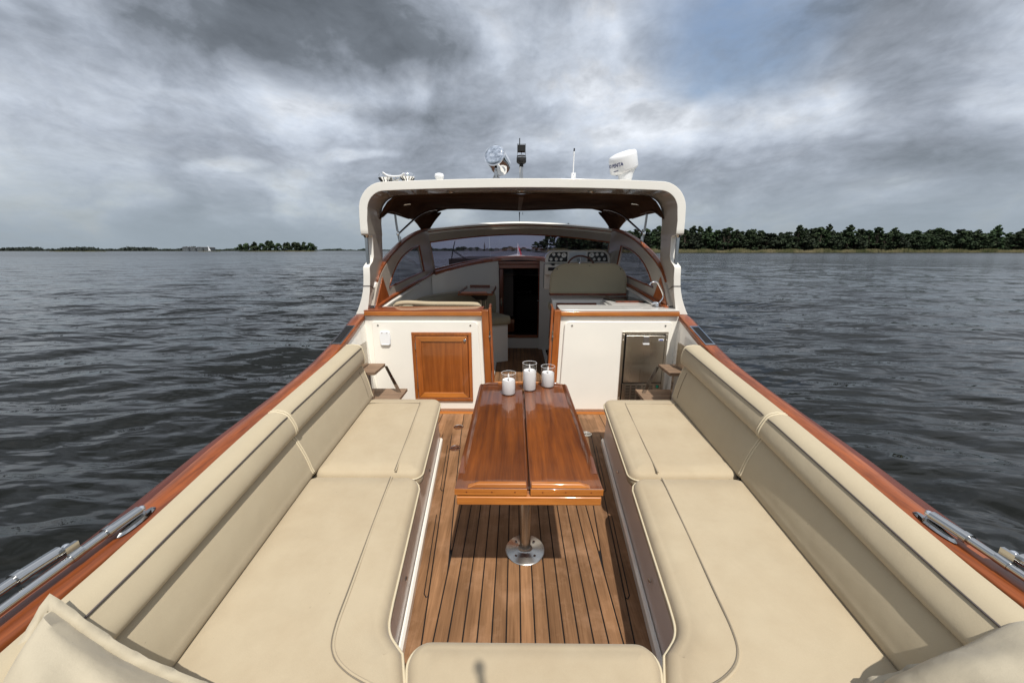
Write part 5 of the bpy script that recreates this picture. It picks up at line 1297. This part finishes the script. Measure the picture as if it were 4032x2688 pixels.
# ------------------------------------------------------------------ sky and sun
SUN = Vector((.15, -.49, .86)).normalized()
el = math.asin(SUN.z); az = math.atan2(SUN.x, SUN.y)
w = bpy.data.worlds.new('World'); C.world = w; w.use_nodes = True; w.cycles.sampling_method = 'MANUAL'; w.cycles.sample_map_resolution = 256; T = NT(w); T.n.clear()
out = T.new('ShaderNodeOutputWorld'); sky = T.new('ShaderNodeTexSky', sky_type='NISHITA', sun_disc=False); sky.sun_elevation = el; sky.sun_rotation = az; sky.air_density = 1.2; sky.dust_density = 2.5
bg1 = T.new('ShaderNodeBackground'); bg1.inputs[1].default_value = .15; T.link(sky.outputs[0], bg1.inputs[0])
g = T.co('Generated'); sx = T.new('ShaderNodeSeparateXYZ'); T.link(g, sx.inputs[0]); X_, Y_, Z_ = sx.outputs
zc = T.math('ADD', T.math('MAXIMUM', Z_, 0.), .22)
px = T.math('DIVIDE', X_, zc); py = T.math('DIVIDE', Y_, zc)
cb = T.new('ShaderNodeCombineXYZ'); T.link(px, cb.inputs[0]); T.link(py, cb.inputs[1]); cb.inputs[2].default_value = 3.7; P_ = cb.outputs[0]
def warp(src, scale, amt, detail=3):
    wn = T.new('ShaderNodeTexNoise'); T.link(src, wn.inputs['Vector']); wn.inputs['Scale'].default_value = scale; wn.inputs['Detail'].default_value = detail
    v = T.new('ShaderNodeVectorMath', operation='SUBTRACT'); T.link(wn.outputs['Color'], v.inputs[0]); v.inputs[1].default_value = (.5,.5,.5)
    k = T.new('ShaderNodeVectorMath', operation='SCALE'); T.link(v.outputs[0], k.inputs[0]); k.inputs['Scale'].default_value = amt
    q = T.new('ShaderNodeVectorMath', operation='ADD'); T.link(src, q.inputs[0]); T.link(k.outputs[0], q.inputs[1]); return q.outputs[0]
Q = warp(P_, 1.3, .50); Q = warp(Q, 4.0, .14, 4)
cd = T.new('ShaderNodeCombineXYZ'); T.link(X_, cd.inputs[0]); T.link(Y_, cd.inputs[1]); T.link(T.math('MULTIPLY', T.math('POWER', T.math('MAXIMUM', T.math('ADD', Z_, .06), .0), .8), 1.9), cd.inputs[2]); D_ = warp(cd.outputs[0], 2.0, .16, 2); D_ = warp(D_, 9.0, .035, 3)
def blob(cx, cy, rx, ry, rot, src=None, lo=.25, hi=1.15):
    mp = T.new('ShaderNodeMapping'); mp.vector_type = 'TEXTURE'; mp.inputs['Location'].default_value = (cx, cy, 3.7); mp.inputs['Rotation'].default_value = (0, 0, math.radians(rot)); mp.inputs['Scale'].default_value = (rx, ry, 50)
    T.link(src or Q, mp.inputs[0]); ln = T.new('ShaderNodeVectorMath', operation='LENGTH'); T.link(mp.outputs[0], ln.inputs[0])
    r = T.new('ShaderNodeMapRange', interpolation_type='SMOOTHSTEP'); T.link(ln.outputs['Value'], r.inputs[0]); r.inputs[1].default_value = lo; r.inputs[2].default_value = hi; r.inputs[3].default_value = 1; r.inputs[4].default_value = 0
    return r.outputs[0]
def field(src):
    n1 = T.noise(src, 3.3, 8, .61); n2 = T.noise(src, 10., 4, .6)
    bl = T.math('ABSOLUTE', T.math('SUBTRACT', T.noise(src, 6.5, 4, .55), .5))
    return T.math('SUBTRACT', T.math('ADD', T.math('ADD', T.math('MULTIPLY', n1, .92), T.math('MULTIPLY', n2, .17)), -.025), T.math('MULTIPLY', bl, .36))
nA = field(D_)
mo = T.new('ShaderNodeVectorMath', operation='ADD'); T.link(D_, mo.inputs[0]); mo.inputs[1].default_value = (.0, .0, .05)
nB = field(mo.outputs[0])
dark = blob(-.62, 1.22, .74, .46, 6, lo=.35, hi=1.0)
d2 = nA
d2 = T.math('ADD', d2, T.math('MULTIPLY', dark, .235))
for (cx, cy, rx, ry, ro, kk) in ((-.57,1.78,.22,.12,0,.10),(1.15,1.28,.45,.15,28,.045),(1.85,1.80,.75,.22,-8,.065),(-1.6,2.6,1.0,.3,0,.05),(.2,2.3,.5,.2,0,.05),
        (-1.35,1.55,.55,.38,15,-.06),(.35,1.62,.55,.30,20,-.085),(.55,1.95,.5,.2,0,-.07),(1.25,1.62,.30,.20,25,-.09),(-1.55,2.05,.25,.10,0,-.09),(-.90,2.15,.22,.10,0,-.11),(1.75,1.42,.3,.12,20,-.08)):
    d2 = T.math('ADD', d2, T.math('MULTIPLY', blob(cx, cy, rx, ry, ro), kk))
ccol = T.ramp(d2, (.36, (.80,.83,.88)), (.44, (.60,.65,.73)), (.505, (.465,.515,.595)), (.58, (.335,.375,.44)), (.70, (.180,.205,.240)), (.90, (.088,.102,.120)))
edge = T.math('MULTIPLY', T.math('SUBTRACT', nA, nB), 2.2)
edge = T.math('MULTIPLY', edge, T.math('SUBTRACT', 1., T.math('MULTIPLY', dark, .65)))
gain = T.math('ADD', 1., edge); gain = T.math('MAXIMUM', T.math('MINIMUM', gain, 1.6), .72)
hs = T.new('ShaderNodeHueSaturation'); T.link(ccol, hs.inputs['Color']); T.link(gain, hs.inputs['Value'])
hz = T.new('ShaderNodeMapRange', interpolation_type='SMOOTHSTEP'); T.link(Z_, hz.inputs[0]); hz.inputs[1].default_value = -.01; hz.inputs[2].default_value = .22; hz.inputs[3].default_value = .90; hz.inputs[4].default_value = 0
ccol2 = T.mix(hz.outputs[0], hs.outputs[0], (.315,.375,.425))
# open sky behind and overhead is brighter than the bank ahead
zen = T.new('ShaderNodeMapRange'); T.link(Z_, zen.inputs[0]); zen.inputs[1].default_value = .55; zen.inputs[2].default_value = 1.; zen.inputs[3].default_value = 1.; zen.inputs[4].default_value = 1.3
hs2 = T.new('ShaderNodeHueSaturation'); T.link(ccol2, hs2.inputs['Color']); T.link(zen.outputs[0], hs2.inputs['Value'])
bg2 = T.new('ShaderNodeBackground'); T.link(hs2.outputs[0], bg2.inputs[0]); bg2.inputs[1].default_value = 1.
blue = blob(.72, 1.34, .38, .30, 60, lo=.2, hi=1.2); thin = T.ramp(d2, (.40, .30), (.50, 0.))
blue = T.math('MULTIPLY', blue, T.ramp(T.math('ADD', nA, T.math('MULTIPLY', T.noise(Q, 4., 5, .6), .3)), (.55, 1.), (.85, .35)))
msk = T.math('SUBTRACT', 1., T.math('MINIMUM', T.math('ADD', T.math('MULTIPLY', blue, 1.15), T.math('MULTIPLY', thin, .4)), .93))
mx = T.new('ShaderNodeMixShader'); T.link(msk, mx.inputs[0]); T.link(bg1.outputs[0], mx.inputs[1]); T.link(bg2.outputs[0], mx.inputs[2]); T.link(mx.outputs[0], out.inputs[0])

sl = bpy.data.lights.new('sun', 'SUN'); sl.energy = 4.6; sl.angle = math.radians(.7); sl.color = (1., .955, .88)
so = bpy.data.objects.new('sun', sl); COL.objects.link(so); so.rotation_euler = SUN.to_track_quat('Z', 'Y').to_euler(); so.location = (3, -8, 14)

# ------------------------------------------------------------------ camera
cam = bpy.data.cameras.new('camera'); co_ = bpy.data.objects.new('camera', cam); COL.objects.link(co_)
cam.sensor_width = 36; cam.sensor_fit = 'HORIZONTAL'; cam.lens = 849/2352*36; cam.clip_start = .02; cam.clip_end = 60000
co_.location = (-.06, 0, 1.70); co_.rotation_euler = (math.radians(90 - 13.83), 0, math.radians(.524))
C.camera = co_
C.view_settings.view_transform = 'Standard'; C.view_settings.look = 'None'; C.view_settings.exposure = 0; C.view_settings.gamma = 1
C.render.engine = 'CYCLES'
C.cycles.max_bounces = 8; C.cycles.transparent_max_bounces = 12
C.render.resolution_x = 1024; C.render.resolution_y = 682
